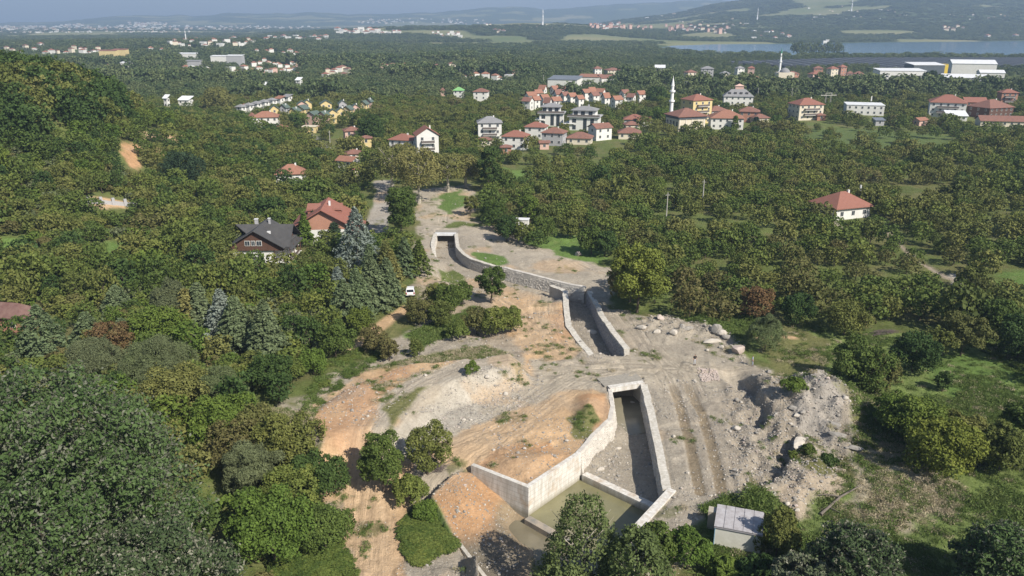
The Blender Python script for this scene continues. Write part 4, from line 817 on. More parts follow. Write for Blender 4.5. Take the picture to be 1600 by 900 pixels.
house('small red roofed annex in front of the white three storey house', 757, 228, 24, .6, 1, 4, 'hip', R_RED2, W_CREAM, chim=0, corr=3)
house('left of two joined villas with red hipped roofs and grey trim', 632, 238, 44, .8, 2, -20, 'hip', R_RED, W_WHITE, balc=True, corr=9)
house('right of two joined villas, taller, with white gabled bay', 667, 243, 40, .9, 3, 14, 'gabley', R_RED, W_WHITE, rh=3, fh=2.7, balc=True, corr=6)
house('pinkish house with small red hipped roof beside the tall dark tree', 551, 223, 29, .8, 2, 20, 'hip', R_RED2, W_PINK, corr=10)
house('brown roofed farmhouse just left of the dark cypress', 554, 250, 27, .8, 1, 8, 'hip', R_RED2, W_CREAM, corr=8)
house('orange tiled cottage below the farmhouse by the plane trees', 545, 262, 34, .8, 1, -25, 'gable', R_ORG, W_WHITE, corr=8)
house('tiny orange roof among trees above the blue spruce', 552, 276, 16, .8, 1, 20, 'hip', R_ORG, W_CREAM, chim=0, corr=8)
house('small brown roofed house behind the farmhouse and cypress', 573, 236, 18, .8, 2, 10, 'hip', R_RED2, W_YEL, chim=0, corr=4)
house('white house with broad red hipped roof at the left end of the yellow estate', 417, 199, 41, .75, 2, 10, 'hip', R_ORG, W_WHITE, corr=10)
house('little red roofed outbuilding right of the broad white house', 440, 208, 17, .8, 1, 0, 'hip', R_RED, W_CREAM, chim=0, corr=6)
house('flat roofed yellow cottage by the road bend', 485, 207, 20, .7, 1, 0, 'flat', W_CREAM, W_YEL, chim=0, corr=6)
# estate of yellow and pink houses with green roofs
est = [(473, 186, 20, W_YEL), (462, 190, 16, W_YEL), (473, 178, 16, W_PINK), (481, 176, 15, W_YEL), (491, 197, 24, W_PINK), (507, 197, 17, W_PINK), (521, 193, 17, W_YEL), (534, 190, 17, W_YEL), (545, 187, 16, W_YEL), (556, 184, 15, W_PINK), (510, 177, 20, W_YEL), (536, 177, 14, W_GREY), (570, 178, 13, W_YEL), (578, 174, 10, W_PINK), (430, 186, 14, W_YEL), (446, 184, 13, W_GREY)]
nm = {W_YEL.name: 'yellow', W_PINK.name: 'pink', W_GREY.name: 'grey'}
tl = ['at the left of the front row', 'farthest left of the front row', 'small and behind the front left pair', 'in the back row above the front left houses', 'largest, with gabled front', 'joined to the right of the largest one', 'first yellow one right of the large gabled house', 'second yellow one right of the large gabled house', 'third yellow one right of the large gabled house', 'closing the right end of the front row', 'alone in the middle of the back row', 'grey walled between the middle and right back houses', 'tall and narrow at the right of the back row', 'last and smallest at the right end', 'behind the broad white house roof', 'just left of the back row trees']
for k, (x, y, wp, wmt) in enumerate(est):
    house(f'{nm[wmt.name]} estate house with green roof, {tl[k]}', x, y, wp, .9, 2, rnd.choice([-22, -18, 18]), 'gabley', R_GREEN, wmt, rh=2.0, fh=2.6, chim=k % 2, corr=6, group='green roofed houses of the yellow and pink estate')
for k in range(7):
    house(f'white terraced house, {["nearest at the left end", "second from left", "third from left", "fourth in the middle", "third from right", "second from right", "last at right end"][k]} of the sloping row', 378+k*12, 181-k*2.9, 14, .9, 2, -25, 'hip' if k < 5 else 'mono', R_GREY if k != 5 else R_ORG, W_WHITE, rh=1.3, fh=2.4, chim=0, corr=6, group='white terrace above the yellow estate')
# modern villas
def villa(label, px, py, wpx, rot, side):
    g = ground(px, py); ppm = F/math.hypot(g[0], g[1], 50); w = wpx/ppm*.8; d = w*.75; rz = math.radians(rot)
    root = link('villa', None, None, g, rz, None, label, 'house')
    mb = MB(); mb.box(-w/2, -d/2, -1, w/2, d/2, 6.2); link('wall', mb.mesh('wall', W_WHITE), root)
    mb = MB(); mb.box(-w/2+1.2, -d/2+1.8, 6.55, w/2-1.6, d/2-.5, 9.1); link('upper_storey', mb.mesh('upper_storey', W_WHITE), root)
    mb = MB(); mb.box(-w/2-1, -d/2-1, 6.21, w/2+1, d/2+.6, 6.54); tr = link('terrace', mb.mesh('terrace', W_GREY), root)
    mb = MB(); mb.box(-w/2-.9, -d/2-.95, 6.55, w/2+.9, -d/2-.9, 7.4); link('railing', mb.mesh('railing', RAIL), tr)
    rf = link('roof', roof_mb(w-2.8, d-2.3, 1.6, 'hip', .9).mesh('roof', R_GREY), root, (-.2, .6, 9.3))
    c = MB(); c.box(1.2, 0, .5, 2.0, .7, 2.2); link('chimney', c.mesh('chimney', W_GREY), rf)
    for x in (-w*.3, -w*.05, w*.22): add_window(root, x, -d/2+1.797, 6.8, 0, 1.9, 1.9, RAIL)
    for x in (-w*.33, w*.05, w*.3):
        add_window(root, x, -d/2-.003, .4, 0, 1.7, 5.2 if x > 0 else 2.1, RAIL)
        if x < 0: add_window(root, x, -d/2-.003, 3.6, 0, 1.9, 1.8, RAIL)
    for y in (-d*.2, d*.2): add_window(root, side*(w/2+.003), y, .8, side*math.pi/2, 1.6, 2.0, RAIL); add_window(root, side*(w/2+.003), y, 3.7, side*math.pi/2, 1.6, 1.8, RAIL)
    mb = MB(); mb.box(-w/2-2.6, -d/2-.8, 2.9, -w/2+2.4, -d/2-.03, 3.15); mb.box(-w/2-2.6, -d/2, 2.9, -w/2-.02, d/2-1, 3.15); link('balcony', mb.mesh('balcony', W_WHITE), root)
    NOTREE.append((g[0], g[1], w*.65+2, 22))
villa('modern white villa with grey roof and dark tall windows, left of two', 862, 196, 44, -8, -1)
villa('modern white villa with wide terrace, right of two beside red roofs', 914, 202, 54, -14, -1)
village = [(806, 232, 42, 2, -12, 'hip', R_RED, W_WHITE, 'white house with long red hipped roof, nearest the camera at the village left'), (838, 216, 36, 2, -14, 'hip', R_RED, W_WHITE, 'two storey white house below the left villa with neat red hip'),
 (850, 233, 15, 1, 5, 'gable', R_RED2, W_PINK, 'tiny pinkish shed between two red roofed houses'), (866, 226, 40, 2, -18, 'hip', R_RED2, W_GREY, 'brown roofed house with dormer and small white balcony'), (906, 224, 42, 1, -12, 'hip', R_RED2, W_CREAM, 'brown hipped house with white flat terrace at its right'),
 (937, 218, 36, 2, 28, 'gable', R_RED2, W_WHITE, 'white gable ended house right of the terrace house'), (791, 240, 16, 1, 0, 'hip', R_RED2, W_BRICK, 'small dark outbuilding at the lower left of the village'), (991, 194, 34, 1, -8, 'hip', R_RED, W_GREY, 'grey walled bungalow with red hip left of the yellow tree by the mosque'),
 (1007, 197, 23, 1, 5, 'mono', R_RED, W_WHITE, 'white garage with low red roof near the grey walled bungalow'), (983, 216, 36, 1, -6, 'hip', R_RED2, W_CREAM, 'brown hipped bungalow nearest the orchard, left of the mosque'), (986, 203, 24, 1, 10, 'hip', R_RED2, W_CREAM, 'faded brown roof between the two bungalows'),
 (1117, 188, 34, 2, 20, 'hip', R_RED2, W_GREY, 'brown roofed house just right of the tall orange apartment block'), (1133, 200, 52, 2, -8, 'hip', R_ORG, W_WHITE, 'wide white house with orange hipped roof and dark windows right of the mosque'), (1169, 190, 34, 2, -16, 'hip', R_RED2, W_BRICK, 'brick red house with sagging brown roofs'),
 (1186, 192, 26, 1, 10, 'hip', R_RED2, W_CREAM, 'low brown roof at the right end of the mosque row'), (1257, 186, 44, 3, 12, 'hip', R_RED, W_CREAM, 'three tiered house with stepped red eaves'), (1281, 188, 12, 1, 0, 'hip', R_RED2, W_BRICK, 'tiny red outbuilding beside the three tiered house'),
 (1477, 182, 54, 3, -24, 'hip', R_RED, W_WHITE, 'big white house with wide red hip and blank right wall'), (1436, 196, 20, 1, 24, 'gable', R_ORG, W_PINK, 'tiny pink hut with orange roof on the far meadow'), (1492, 188, 28, 1, -14, 'mono', R_WHITE, W_WHITE, 'low white shed with sheet roof below the big white house'),
 (1545, 182, 52, 2, 20, 'hip', R_RED2, W_BROWN, 'dark timber house with brown hipped roofs near the right edge'), (1571, 165, 22, 3, -10, 'hip', R_RED, W_BRICK, 'narrow brick coloured house stacked at the right edge'), (1575, 197, 78, 1, -12, 'gable', R_RED2, W_CREAM, 'long low brown roofed building running out at the right edge'),
 (1520, 166, 30, 1, -10, 'gable', R_RED, W_BRICK, 'long red roof half hidden between big white and dark houses'), (1348, 178, 58, 2, -16, 'flat', R_WHITE, W_WHITE, 'long flat roofed white building among orchard trees'), (1372, 196, 12, 1, 0, 'mono', R_BLUE, W_GREY, 'small grey tin shed between orchard trees')]
for x, y, wp, fl, rt, rf_, rm_, wm_, lb in village: house(lb, x, y, wp, .8 if wp < 60 else .3, fl, rt, rf_, rm_, wm_, chim=1 if fl > 1 else 0, balc=fl == 3, corr=14 if 'low' not in lb else 8)
h = house('four storey orange and yellow apartment block behind the mosque', 1086, 192, 44, .9, 4, 24, 'hip', R_RED, W_YEL, rh=2.6, fh=2.9, balc=True, corr=6)
h = house('grey roofed apartment building with row of dormers', 1152, 164, 45, .5, 2, -10, 'hip', R_GREY, W_WHITE, rh=4, corr=14)
for k in range(4):
    c = MB(); c.box(-6+k*3.4, -3.4, .9, -4.6+k*3.4, -1, 2.6); link('dormer', c.mesh('dormer', R_DARK), h[0], (0, 0, h[3]))
c = MB(); c.box(-2, 0, 2, 3, 3, 6); c.add([(-2.4, -.4, 6), (3.4, -.4, 6), (3.4, 3.4, 6), (-2.4, 3.4, 6), (.5, 1.5, 7.4)], [(0, 1, 4), (1, 2, 4), (2, 3, 4), (3, 0, 4)]); link('roof_cabin', c.mesh('roof_cabin', [W_PINK]), h[0], (0, 0, h[3]))
uv = [(825, 172), (837, 170), (850, 167), (856, 175), (868, 171), (893, 164), (928, 162), (946, 166), (963, 169), (986, 165), (1000, 160), (924, 156), (880, 152), (866, 151), (840, 158), (871, 160), (916, 157), (905, 168), (975, 158), (848, 152), (829, 162), (882, 162), (938, 156)]
for k, (x, y) in enumerate(uv):
    house(f'white gabled village house, {["long", "short", "wide", "steep"][k % 4]} {"orange" if k % 3 else "brown"} roof, {["far left", "left", "middle", "right", "far right"][min(4, int((x-820)/38))]} {"front" if y > 164 else "back"} of upper cluster', x, y, [18, 14, 16, 13][k % 4], .95, 2, rnd.choice([30, 28, -30, 35]), 'gable', R_ORG if k % 3 else R_RED2, W_WHITE, rh=2.2 if k % 4 != 3 else 3.0, fh=2.5, chim=0, corr=12, group='white gabled houses of the upper village')
# works and sheds
def shed(label, px, py, wpx, dr, h_, rot, wm_, rm_, roof='mono', rh=1.0, wins=0, z0=0):
    g = ground(px, py); dist = math.hypot(g[0], g[1], 50); ppm = F/dist; rz = math.radians(rot); w = wpx/ppm/(abs(math.cos(rz))+dr*abs(math.sin(rz))); d = w*dr
    root = link('warehouse', None, None, (g[0], g[1], g[2]+z0), rz, None, label, 'warehouse')
    mb = MB(); mb.box(-w/2, -d/2, -2, w/2, d/2, h_)
    if roof == 'gable': mb.add([(-w/2, -d/2, h_), (-w/2, d/2, h_), (-w/2, 0, h_+rh*.9)], [(0, 2, 1)]); mb.add([(w/2, -d/2, h_), (w/2, d/2, h_), (w/2, 0, h_+rh*.9)], [(0, 1, 2)])
    link('wall', mb.mesh('wall', wm_), root)
    link('roof', roof_mb(w, d, rh, roof, .35, .3).mesh('roof', rm_), root, (0, 0, h_+.35))
    for r_ in range(2 if wins else 0):
        for i in range(wins): add_window(root, -w/2+w*(i+.5)/wins, -d/2-.01, 2.5+r_*3.2, 0, 2.0, 1.3, RAIL)
    NOTREE.append((g[0], g[1], max(w, d)*.6+2, 45)); return root
shed('long white factory block with two rows of small windows', 1402, 131, 62, .5, 10.5, -6, W_WHITE, R_WHITE, 'mono', 1, 9)
shed('dark walled factory hall with bright white roof behind the windowed block', 1441, 124, 42, .8, 12.5, -4, W_DARK, R_WHITE, 'mono', 1.4)
shed('bright yellow clad stair block between factory halls', 1473, 123, 8, .8, 12, -10, W_YSIGN, W_YSIGN, 'flat')
shed('pale grey hall with long white front, nearest of the factory group', 1504, 139, 66, .7, 8.5, -22, W_GREY, R_WHITE, 'gable', 2)
shed('white factory hall behind the grey one, with peaked roof', 1515, 118, 60, .7, 11, -18, W_WHITE, R_WHITE, 'gable', 3)
shed('rightmost white hall stepping down towards the trees', 1545, 129, 34, .8, 8, -18, W_WHITE, R_WHITE, 'gable', 2)
shed('low grey annex in front of the dark factory hall', 1450, 134, 40, .4, 4, -10, W_GREY, R_GREY, 'mono', .8)
shed('wide white warehouse with slate blue roof above the upper village', 883, 137, 54, .8, 6.5, -18, W_WHITE, R_BLUE, 'mono', 1.8)
shed('white walled workshop with orange roof right of the slate blue warehouse', 922, 131, 38, .7, 5.5, -18, W_WHITE, R_ORG, 'mono', 1.6)
shed('white fronted workshop with brown roof, third of the warehouse row', 948, 131, 34, .8, 4.5, 20, W_WHITE, R_RED2, 'gable', 2.4)
mids = [(1030, 127, 16, 4, W_WHITE, R_WHITE, 'tall white block with pale roof and red flank'), (1078, 124, 18, 2, W_CREAM, R_RED2, 'wide cream house with brown roof beyond the minaret'), (1104, 123, 20, 3, W_GREY, R_GREY, 'grey banded apartment house among far trees'), (1132, 121, 14, 1, W_CREAM, R_GREY, 'low cream farmhouse right of the grey banded block'), (1155, 117, 13, 2, W_WHITE, R_GREY, 'white box house at the edge of the netted field'), (1173, 117, 11, 2, W_PINK, R_RED, 'small pink house at the edge of the netted field'), (1174, 127, 18, 1, W_CREAM, R_ORG, 'low orange roofed farmhouse below the pink one'),
 (933, 123, 13, 3, W_WHITE, R_RED2, 'narrow white house standing behind the warehouses'), (957, 120, 26, 2, W_CREAM, R_RED2, 'cream house with brown roof behind the warehouses'), (971, 124, 16, 2, W_WHITE, R_GREY, 'white house with pale roof at the right of the warehouses'), (1001, 127, 13, 1, W_PINK, R_RED2, 'small pinkish house left of the tall white block'), (1277, 117, 14, 2, W_BRICK, R_RED2, 'brick house behind the second village by the nets'), (1273, 127, 19, 2, W_PINK, R_RED, 'pink house with two red gables near the second minaret'), (1299, 123, 15, 3, W_CREAM, R_RED, 'tall cream house in the second village'), (1314, 120, 12, 3, W_BRICK, R_RED, 'tall red house right of the cream one'), (1340, 127, 16, 2, W_WHITE, R_RED2, 'white house with brown roof left of the factory'), (1237, 121, 18, 1, W_BRICK, R_RED2, 'low brick house just right of the second minaret'), (1327, 121, 10, 1, W_PINK, R_RED2, 'small house between the red and white ones'),
 (1038, 142, 16, 1, W_CREAM, R_ORG, 'orange roof half buried in trees right of the minaret top'), (1073, 140, 17, 1, W_GREY, R_WHITE, 'long white sheet roof in the orchard beyond the mosque'), (1115, 147, 15, 1, W_CREAM, R_RED2, 'brown roof among orchard trees left of the dormered building'), (1168, 139, 17, 1, W_GREY, R_DARK, 'dark pyramid roof behind the dormered building'), (1246, 147, 12, 1, W_GREY, R_WHITE, 'pale greenhouse roof alone in the orchard'),
 (717, 156, 16, 2, W_WHITE, R_LIME, 'white house with bright lime green roof'), (752, 158, 24, 2, W_WHITE, R_RED2, 'white house with long dark red roof right of the lime green one'), (692, 150, 6, 1, W_PINK, R_RED2, 'speck of a pink house left of the lime green roof'), (808, 121, 16, 2, W_PINK, R_ORG, 'pale orange roofed house alone left of the warehouses'), (468, 138, 9, 2, W_WHITE, R_WHITE, 'small white house in the wood behind the estate'), (414, 140, 6, 1, W_WHITE, R_WHITE, 'tiny white gable at the left of that wood'),
 (291, 165, 18, 1, W_WHITE, R_WHITE, 'low white ruin in the trees left of the terrace'), (262, 170, 5, 2, W_WHITE, R_WHITE, 'white hut beside the low ruin'), (383, 178, 12, 1, W_GREY, R_RED, 'red roofed cottage at the start of the white terrace'), (395, 193, 5, 1, W_CREAM, R_RED2, 'hidden cottage by the broad red hip'), (1568, 158, 14, 1, W_CREAM, R_RED, 'small red roof at the far right above the timber house'), (1205, 116, 3, 1, W_WHITE, R_WHITE, '')]
for x, y, wp, fl, wm_, rm_, lb in mids:
    if lb: house(lb, x, y, wp, .8, fl, rnd.choice([-18, 14, 20, -10]), 'hip' if rm_ is not R_WHITE else 'mono', rm_, wm_, chim=0, corr=16, rh=2.0, z0=.8)
for x, y, wp, h_, wm_, rm_, lb in [(172, 90, 24, 8, W_YEL, R_RED, 'long yellow building, left wing'), (190, 88, 20, 8, W_YEL, R_RED, 'long yellow building, right wing'), (295, 91, 31, 5, W_WHITE, R_WHITE, 'long low white hall in the far left plain'), (346, 99, 26, 7, W_WHITE, R_WHITE, 'white industrial block of the far left town'), (369, 100, 24, 8, W_GREY, R_WHITE, 'grey framed industrial block right of the white one'), (304, 103, 22, 4, W_GREY, R_GREY, 'grey roofed yard building of the far left town'), (199, 106, 15, 4, W_WHITE, R_WHITE, 'white hall in the trees below the yellow building')]:
    shed(lb, x, y+3, wp, .4, h_+3, -6, wm_, rm_, 'mono', .8)
# mosque
g = ground(1070, 203); ppm = F/math.hypot(g[0], g[1], 50); root = link('mosque', None, None, g, math.radians(18), None, 'mosque hall with brown hipped roof and cream blind arched walls', 'mosque')
w, d, H = 14.0, 12.5, 6.8
mb = MB(); mb.box(-w/2, -d/2, -1, w/2, d/2, H); link('wall', mb.mesh('wall', W_CREAM), root)
link('roof', roof_mb(w, d, 3.2, 'hip', 1.0, .3).mesh('roof', R_RED2), root, (0, 0, H+.32))
mb = MB(); mb.box(-w/2-.4, -d/2-.4, H-1.0, w/2+.4, -d/2-.02, H-.03); mb.box(-w/2-.4, -d/2-.01, H-1, -w/2-.02, d/2, H-.03); link('cornice', mb.mesh('cornice', W_DARK), root)
for k in range(5): mb = MB(); x = -w/2+.3+k*(w-1)/4; mb.box(x, -d/2-.16, -1, x+.45, -d/2-.01, H-1.01); link('pilaster', mb.mesh('pilaster', plain('light_pilaster', (.66, .60, .52), .9, .1)), root)
for k in range(4): add_window(root, -w/2-.003, -d/2+1.8+k*3, 2.0, -math.pi/2, 1.2, 2.6, RAIL)
NOTREE.append((g[0], g[1], 10.5, 6))
def minaret(px, py, hh, label, balc=2, tip=None):
    g = ground(px, py); root = link('minaret', None, None, g, 0, None, label, 'minaret'); k = hh/25.0
    mb = MB()
    mb.box(-1.25*k, -1.25*k, -1, 1.25*k, 1.25*k, 5*k); mb.tube([(0, 0, 5*k), (0, 0, 6*k), (0, 0, 12.4*k), (0, 0, 13*k)], [1.2*k, .9*k, .86*k, 1.1*k], 12); link('shaft', mb.mesh('shaft', plain('minaret_white', (.74, .74, .74), .7, .08)), root)
    mb = MB(); mb.tube([(0, 0, 13.8*k), (0, 0, 17*k), (0, 0, 17.6*k)], [.8*k, .78*k, 1*k], 12); mb.tube([(0, 0, 18.4*k), (0, 0, 20.4*k)], [.68*k, .68*k], 12); link('upper_shaft', mb.mesh('upper_shaft', _mc['minaret_white']), root)
    for z in ((13, 17.6) if balc == 2 else (13,)):
        mb = MB(); mb.tube([(0, 0, z*k+.01), (0, 0, z*k+.02), (0, 0, (z+.8)*k)], [1.1*k, 1.4*k, 1.4*k], 12); link('balcony', mb.mesh('balcony', _mc['minaret_white']), root)
    mb = MB(); mb.tube([(0, 0, 20.4*k), (0, 0, 24.6*k), (0, 0, 25.4*k)], [.86*k, .1*k, .04*k], 12); link('spire', mb.mesh('spire', tip or _mc['minaret_white']), root)
minaret(1047, 201, 24.5, 'slender white minaret with two balconies beside the mosque')
minaret(1217, 121, 26, 'distant white minaret with green tip by the netted field', 1, flatmat('green_tip', (.06, .22, .14)))
g = ground(1225, 122); root = link('domed_mosque', None, None, g, 0, None, 'distant mosque with pale dome beside the green tipped minaret', 'mosque')
mb = MB(); mb.box(-7, -6, -1, 7, 6, 5); link('wall', mb.mesh('wall', W_CREAM), root)
mb = MB(); mb.tube([(0, 0, 5), (0, 0, 6), (0, 0, 7.4), (0, 0, 8.5), (0, 0, 9)], [4.5, 4.4, 3.5, 2.0, .3], 14); link('dome', mb.mesh('dome', R_GREY), root); NOTREE.append((g[0], g[1], 9, 40))
# farther minarets, tiny
# small white works hut near the camera (bottom right)
def hut():
    a = at(1115, 855, -.2); b = at(1186, 869, -.2); gz = tz((a[0]+b[0])/2, a[1]+1.5)-.1
    dx = b[0]-a[0]; dy = b[1]-a[1]; L_ = math.hypot(dx, dy); rz = math.atan2(dy, dx)
    root = link('pump_hut', None, None, (a[0], a[1], gz), rz, None, 'small flat roofed white hut behind the bushes at the bottom right', 'hut'); SH = plain('bitumen_sheet', (.40, .385, .395), .85, .3, 1.6, col2=(.28, .26, .26), bmp=.3)
    for k in range(5):
        mb = MB(); mb.box(-.14+k*(L_+.24)/5, -.16, 2.565, -.14+(k+1)*(L_+.24)/5-.05, 3.8, 2.60+.012*(k % 2)); link('roof_sheet', mb.mesh('roof_sheet', SH), root)
    mb = MB(); mb.box(0, 0, -1, L_, 3.6, 2.35); link('wall', mb.mesh('wall', plain('hut_render', (.62, .61, .55), .9, .15, .7, col2=(.5, .49, .42), bmp=.2)), root)
    mb = MB(); mb.box(-.12, -.12, 2.36, L_+.12, 3.75, 2.56); link('roof', mb.mesh('roof', plain('bitumen_grey', (.36, .345, .36), .9, .2, .6, col2=(.28, .26, .27))), root)
    mb = MB(); mb.box(-.95, 2.6, -.6, -.03, 3.6, 2.3); link('side_box', mb.mesh('side_box', plain('dusty_concrete', (.42, .38, .31), .9, .2)), root)
    mb = MB(); mb.box(-.03, .9, 0, -.005, 1.8, 2.0); d_ = link('door', mb.mesh('door', flatmat('blue_grey_door', (.12, .17, .20))), root)
    mb = MB(); mb.tube([(-.04, -.04, -.3), (-.04, -.04, 2.34)], [.05, .05], 6); link('corner_pipe', mb.mesh('corner_pipe', flatmat('blue_pipe', (.18, .30, .38))), root)
    NOTREE.append((a[0]+dx/2, a[1]+1.5, 3.2, 1)); return root
hut()
g = ground(815, 356); root = link('container', None, None, g, math.radians(-8), None, 'white cabin peeping out of the trees by the dirt road', 'cabin')
mb = MB(); mb.box(-1.8, -1, -.3, 1.8, 1, 2.2); link('wall', mb.mesh('wall', W_WHITE), root); mb = MB(); mb.box(-1.95, -1.15, 2.21, 1.95, 1.15, 2.36); link('roof', mb.mesh('roof', R_WHITE), root); mb = MB(); mb.box(-.5, -1.04, .1, .4, -1.003, 1.9); link('door', mb.mesh('door', W_GREY), root)
NOTREE.append((g[0], g[1], 2.6, 5))
# low boundary wall with posts on the left slope
g0 = ground(139, 318); g1 = ground(215, 324)
root = link('boundary_wall', None, None, g0, math.atan2(g1[1]-g0[1], g1[0]-g0[0]), None, 'low white wall with five posts round a bare plot on the left slope', 'wall')
L_ = math.hypot(g1[0]-g0[0], g1[1]-g0[1])
for i in range(5):
    x = L_*i/4; z = (g1[2]-g0[2])*i/4; mb = MB(); mb.box(-.35, -.35, -1, .35, .35, 1.9); link('post', mb.mesh('post', W_GREY), root, (x, 0, z))
    if i < 4:
        z2 = (g1[2]-g0[2])*(i+1)/4; mb = MB(); x2 = L_*(i+1)/4; mb.add([(x+.36, -.12, z-1), (x2-.36, -.12, z2-1), (x2-.36, .12, z2-1), (x+.36, .12, z-1), (x+.36, -.12, z+1.1), (x2-.36, -.12, z2+1.1), (x2-.36, .12, z2+1.1), (x+.36, .12, z+1.1)], [(0, 3, 2, 1), (4, 5, 6, 7), (0, 1, 5, 4), (1, 2, 6, 5), (2, 3, 7, 6), (3, 0, 4, 7)]); link('panel', mb.mesh('panel', W_GREY), root)
NOTREE.append(((g0[0]+g1[0])/2, (g0[1]+g1[1])/2, L_*.5, 7))

# far settlements: boxes with roofs, one object each
def farhouse(w, d, h, rh, wm_, rm_):
    mb = MB(); mb.box(-w/2, -d/2, -3, w/2, d/2, h, 0); r = roof_mb(w, d, rh, 'hip' if rm_ not in (R_WHITE,) else 'flat', .5, .2); mb.add([(x, y, z+h+.21) for x, y, z in r.v], r.f, 1)
    return mb.mesh('far_house', [wm_, rm_])
FH = [farhouse(12, 10, 8, 3, W_WHITE, R_ORG), farhouse(10, 9, 7, 2.5, W_WHITE, R_RED), farhouse(13, 9, 10, 2.5, W_CREAM, R_RED2), farhouse(14, 10, 9, 1, W_WHITE, R_WHITE), farhouse(10, 10, 13, 2, W_PINK, R_ORG), farhouse(24, 12, 9, 1, W_WHITE, R_WHITE)]
towns = [ # x0, y0, x1, y1, count, scale, variants, place words
 (265, 60, 400, 74, 30, 1.15, (0, 1, 3, 2), 'in the pale town around a thin minaret, upper left plain'), (0, 72, 110, 90, 12, 1.2, (0, 1, 2), 'between dark trees at the far left edge'), (110, 76, 160, 84, 9, 1.2, (1, 2, 0), 'in the red roofed hamlet left of the yellow building'), (225, 76, 260, 88, 6, 1.2, (1, 0), 'left of the long low white hall'),
 (280, 96, 400, 124, 20, .95, (0, 1, 3), 'around the far left industrial blocks'), (160, 100, 220, 124, 6, .9, (0, 3), 'along the tree line above the left hill'), (400, 80, 480, 90, 7, 1.2, (0, 1), 'in a thin line left of centre'), (400, 94, 475, 118, 26, .85, (1, 0, 4), 'in the dense red roofed village left of centre'), (508, 110, 545, 122, 9, .9, (1, 2), 'in the small hamlet right of the dense red village'),
 (580, 106, 712, 116, 24, 1.0, (4, 1, 2), 'in the pink and red row across the middle woods'), (410, 58, 510, 64, 18, 1.6, (0, 3, 1), 'in the town at the foot of the central hill'), (525, 47, 595, 54, 26, 1.9, (3, 0), 'in the bright white estate on the central hill'), (595, 50, 625, 54, 7, 1.6, (0, 3), 'trailing right from the bright white estate'),
 (675, 50, 720, 58, 14, 1.3, (0, 3), 'in the small diagonal estate on the hillside'), (750, 38, 870, 44, 30, 2.0, (3, 0, 1), 'in the ridge top town with the tower'), (770, 47, 790, 52, 4, 1.6, (1, 2), 'below the ridge top town'), (920, 36, 975, 46, 22, 1.8, (1, 0, 4), 'in the terracotta estates right of the ridge town'), (930, 42, 1020, 47, 16, 1.5, (4, 1), 'in the lower row of terracotta estates'), (1040, 40, 1140, 52, 34, 1.5, (4, 1, 2), 'in the orange estate above the lake'),
 (1010, 22, 1150, 40, 24, 1.7, (0, 3, 1), 'on the slope high above the lake'), (1120, 34, 1190, 42, 12, 1.9, (3, 0), 'in the white row beneath the mountain'), (1170, 50, 1240, 62, 9, 1.6, (0, 1, 3), 'near the far shore of the lake'), (1260, 10, 1420, 30, 26, 1.7, (0, 3, 1), 'in the mountain village with a white tower'), (1480, 22, 1585, 30, 12, 2.2, (3, 5), 'in the line of white sheds high on the right'), (1470, 42, 1505, 50, 6, 1.5, (2, 0), 'by the fields on the right hillside'), (1280, 62, 1320, 66, 4, .9, (5, 3), 'on the far lake shore'), (700, 118, 800, 126, 8, .9, (0, 3), 'scattered in the centre plain'), (1530, 55, 1600, 60, 2, 1.6, (0,), 'by the far shore at the right edge'),
 (10, 46, 400, 60, 0, 1, (0,), '')]
nfar = 0; farpts = []
for x0, y0, x1, y1, n, s, va, words in sorted(towns, key=lambda t: -t[3]):
    n = int(n*.95+.5)
    for k in range(n):
        px = x0+(x1-x0)*(k+rnd.random())/n; py = (y0+y1)/2+(y1-y0)*.5*rnd.uniform(-1, 1); g = ground(px, py+1)
        if words and nfar < 305:
            v = va[int(rnd.random()**1.3*len(va))]; q = s*rnd.uniform(.34, .62)*(1.15 if g[1] > 1900 else 1); col = ['white walled orange roofed', 'white walled red roofed', 'cream walled brown roofed', 'flat roofed white', 'pink walled', 'long white'][v]
            link('far_house', FH[v], None, (g[0], g[1], g[2]), rnd.uniform(-.6, .6), (q, q, q*rnd.uniform(.8, 1.1)), f'tiny {col} house {words}'.replace('in the pale town around a thin minaret, upper left plain', 'in the pale town round a thin minaret').replace('walled ', ''), 'house', 'houses '+words); nfar += 1
            if g[1] < 2000: NOTREE.append((g[0], g[1], 9, min(70, 30+g[1]*.02)))
        elif g[1] > 2300: farpts.append(g)
# hazy city at the foot of the farthest ridge
ax = []
for (x0, x1, ya, yb, n) in ((0, 90, 41, 52, 150), (90, 300, 40, 51, 240), (200, 260, 35, 39, 50), (300, 420, 41, 48, 60), (400, 500, 42, 46, 30), (560, 760, 30, 38, 90), (210, 230, 37, 41, 50), (100, 130, 38, 41, 20)):
    for k in range(n):
        g = ground(rnd.uniform(x0, x1), ya+(yb-ya)*rnd.random())
        if g[1] > 2300: ax.append(g)
farpts += ax; n = len(farpts); s = (.5+.6*RNG.random(n))*np.array([.95 if p[1] > 4000 else .5 for p in farpts])
scatter('distant_city', np.array(farpts), RNG.random(n)*1.0-.5, np.column_stack([s*1.2, s, s*.8]), RNG.choice(4, n, p=[.35, .35, .12, .18]), [source(FH[i]) for i in (3, 2, 5, 0)], 'pale hazy city spread along the foot of the farthest ridge', None)
# spike towers
for px, py, hh, lb in ((291, 66, 26, 'thin white minaret in the pale upper left town'), (848, 41, 60, 'thin tower rising from the ridge top town'), (1330, 19, 55, 'white tower of the mountain village'), (1183, 31, 50, 'white minaret under the right mountain')):
    minaret(px, py, hh*.8, lb, 1)
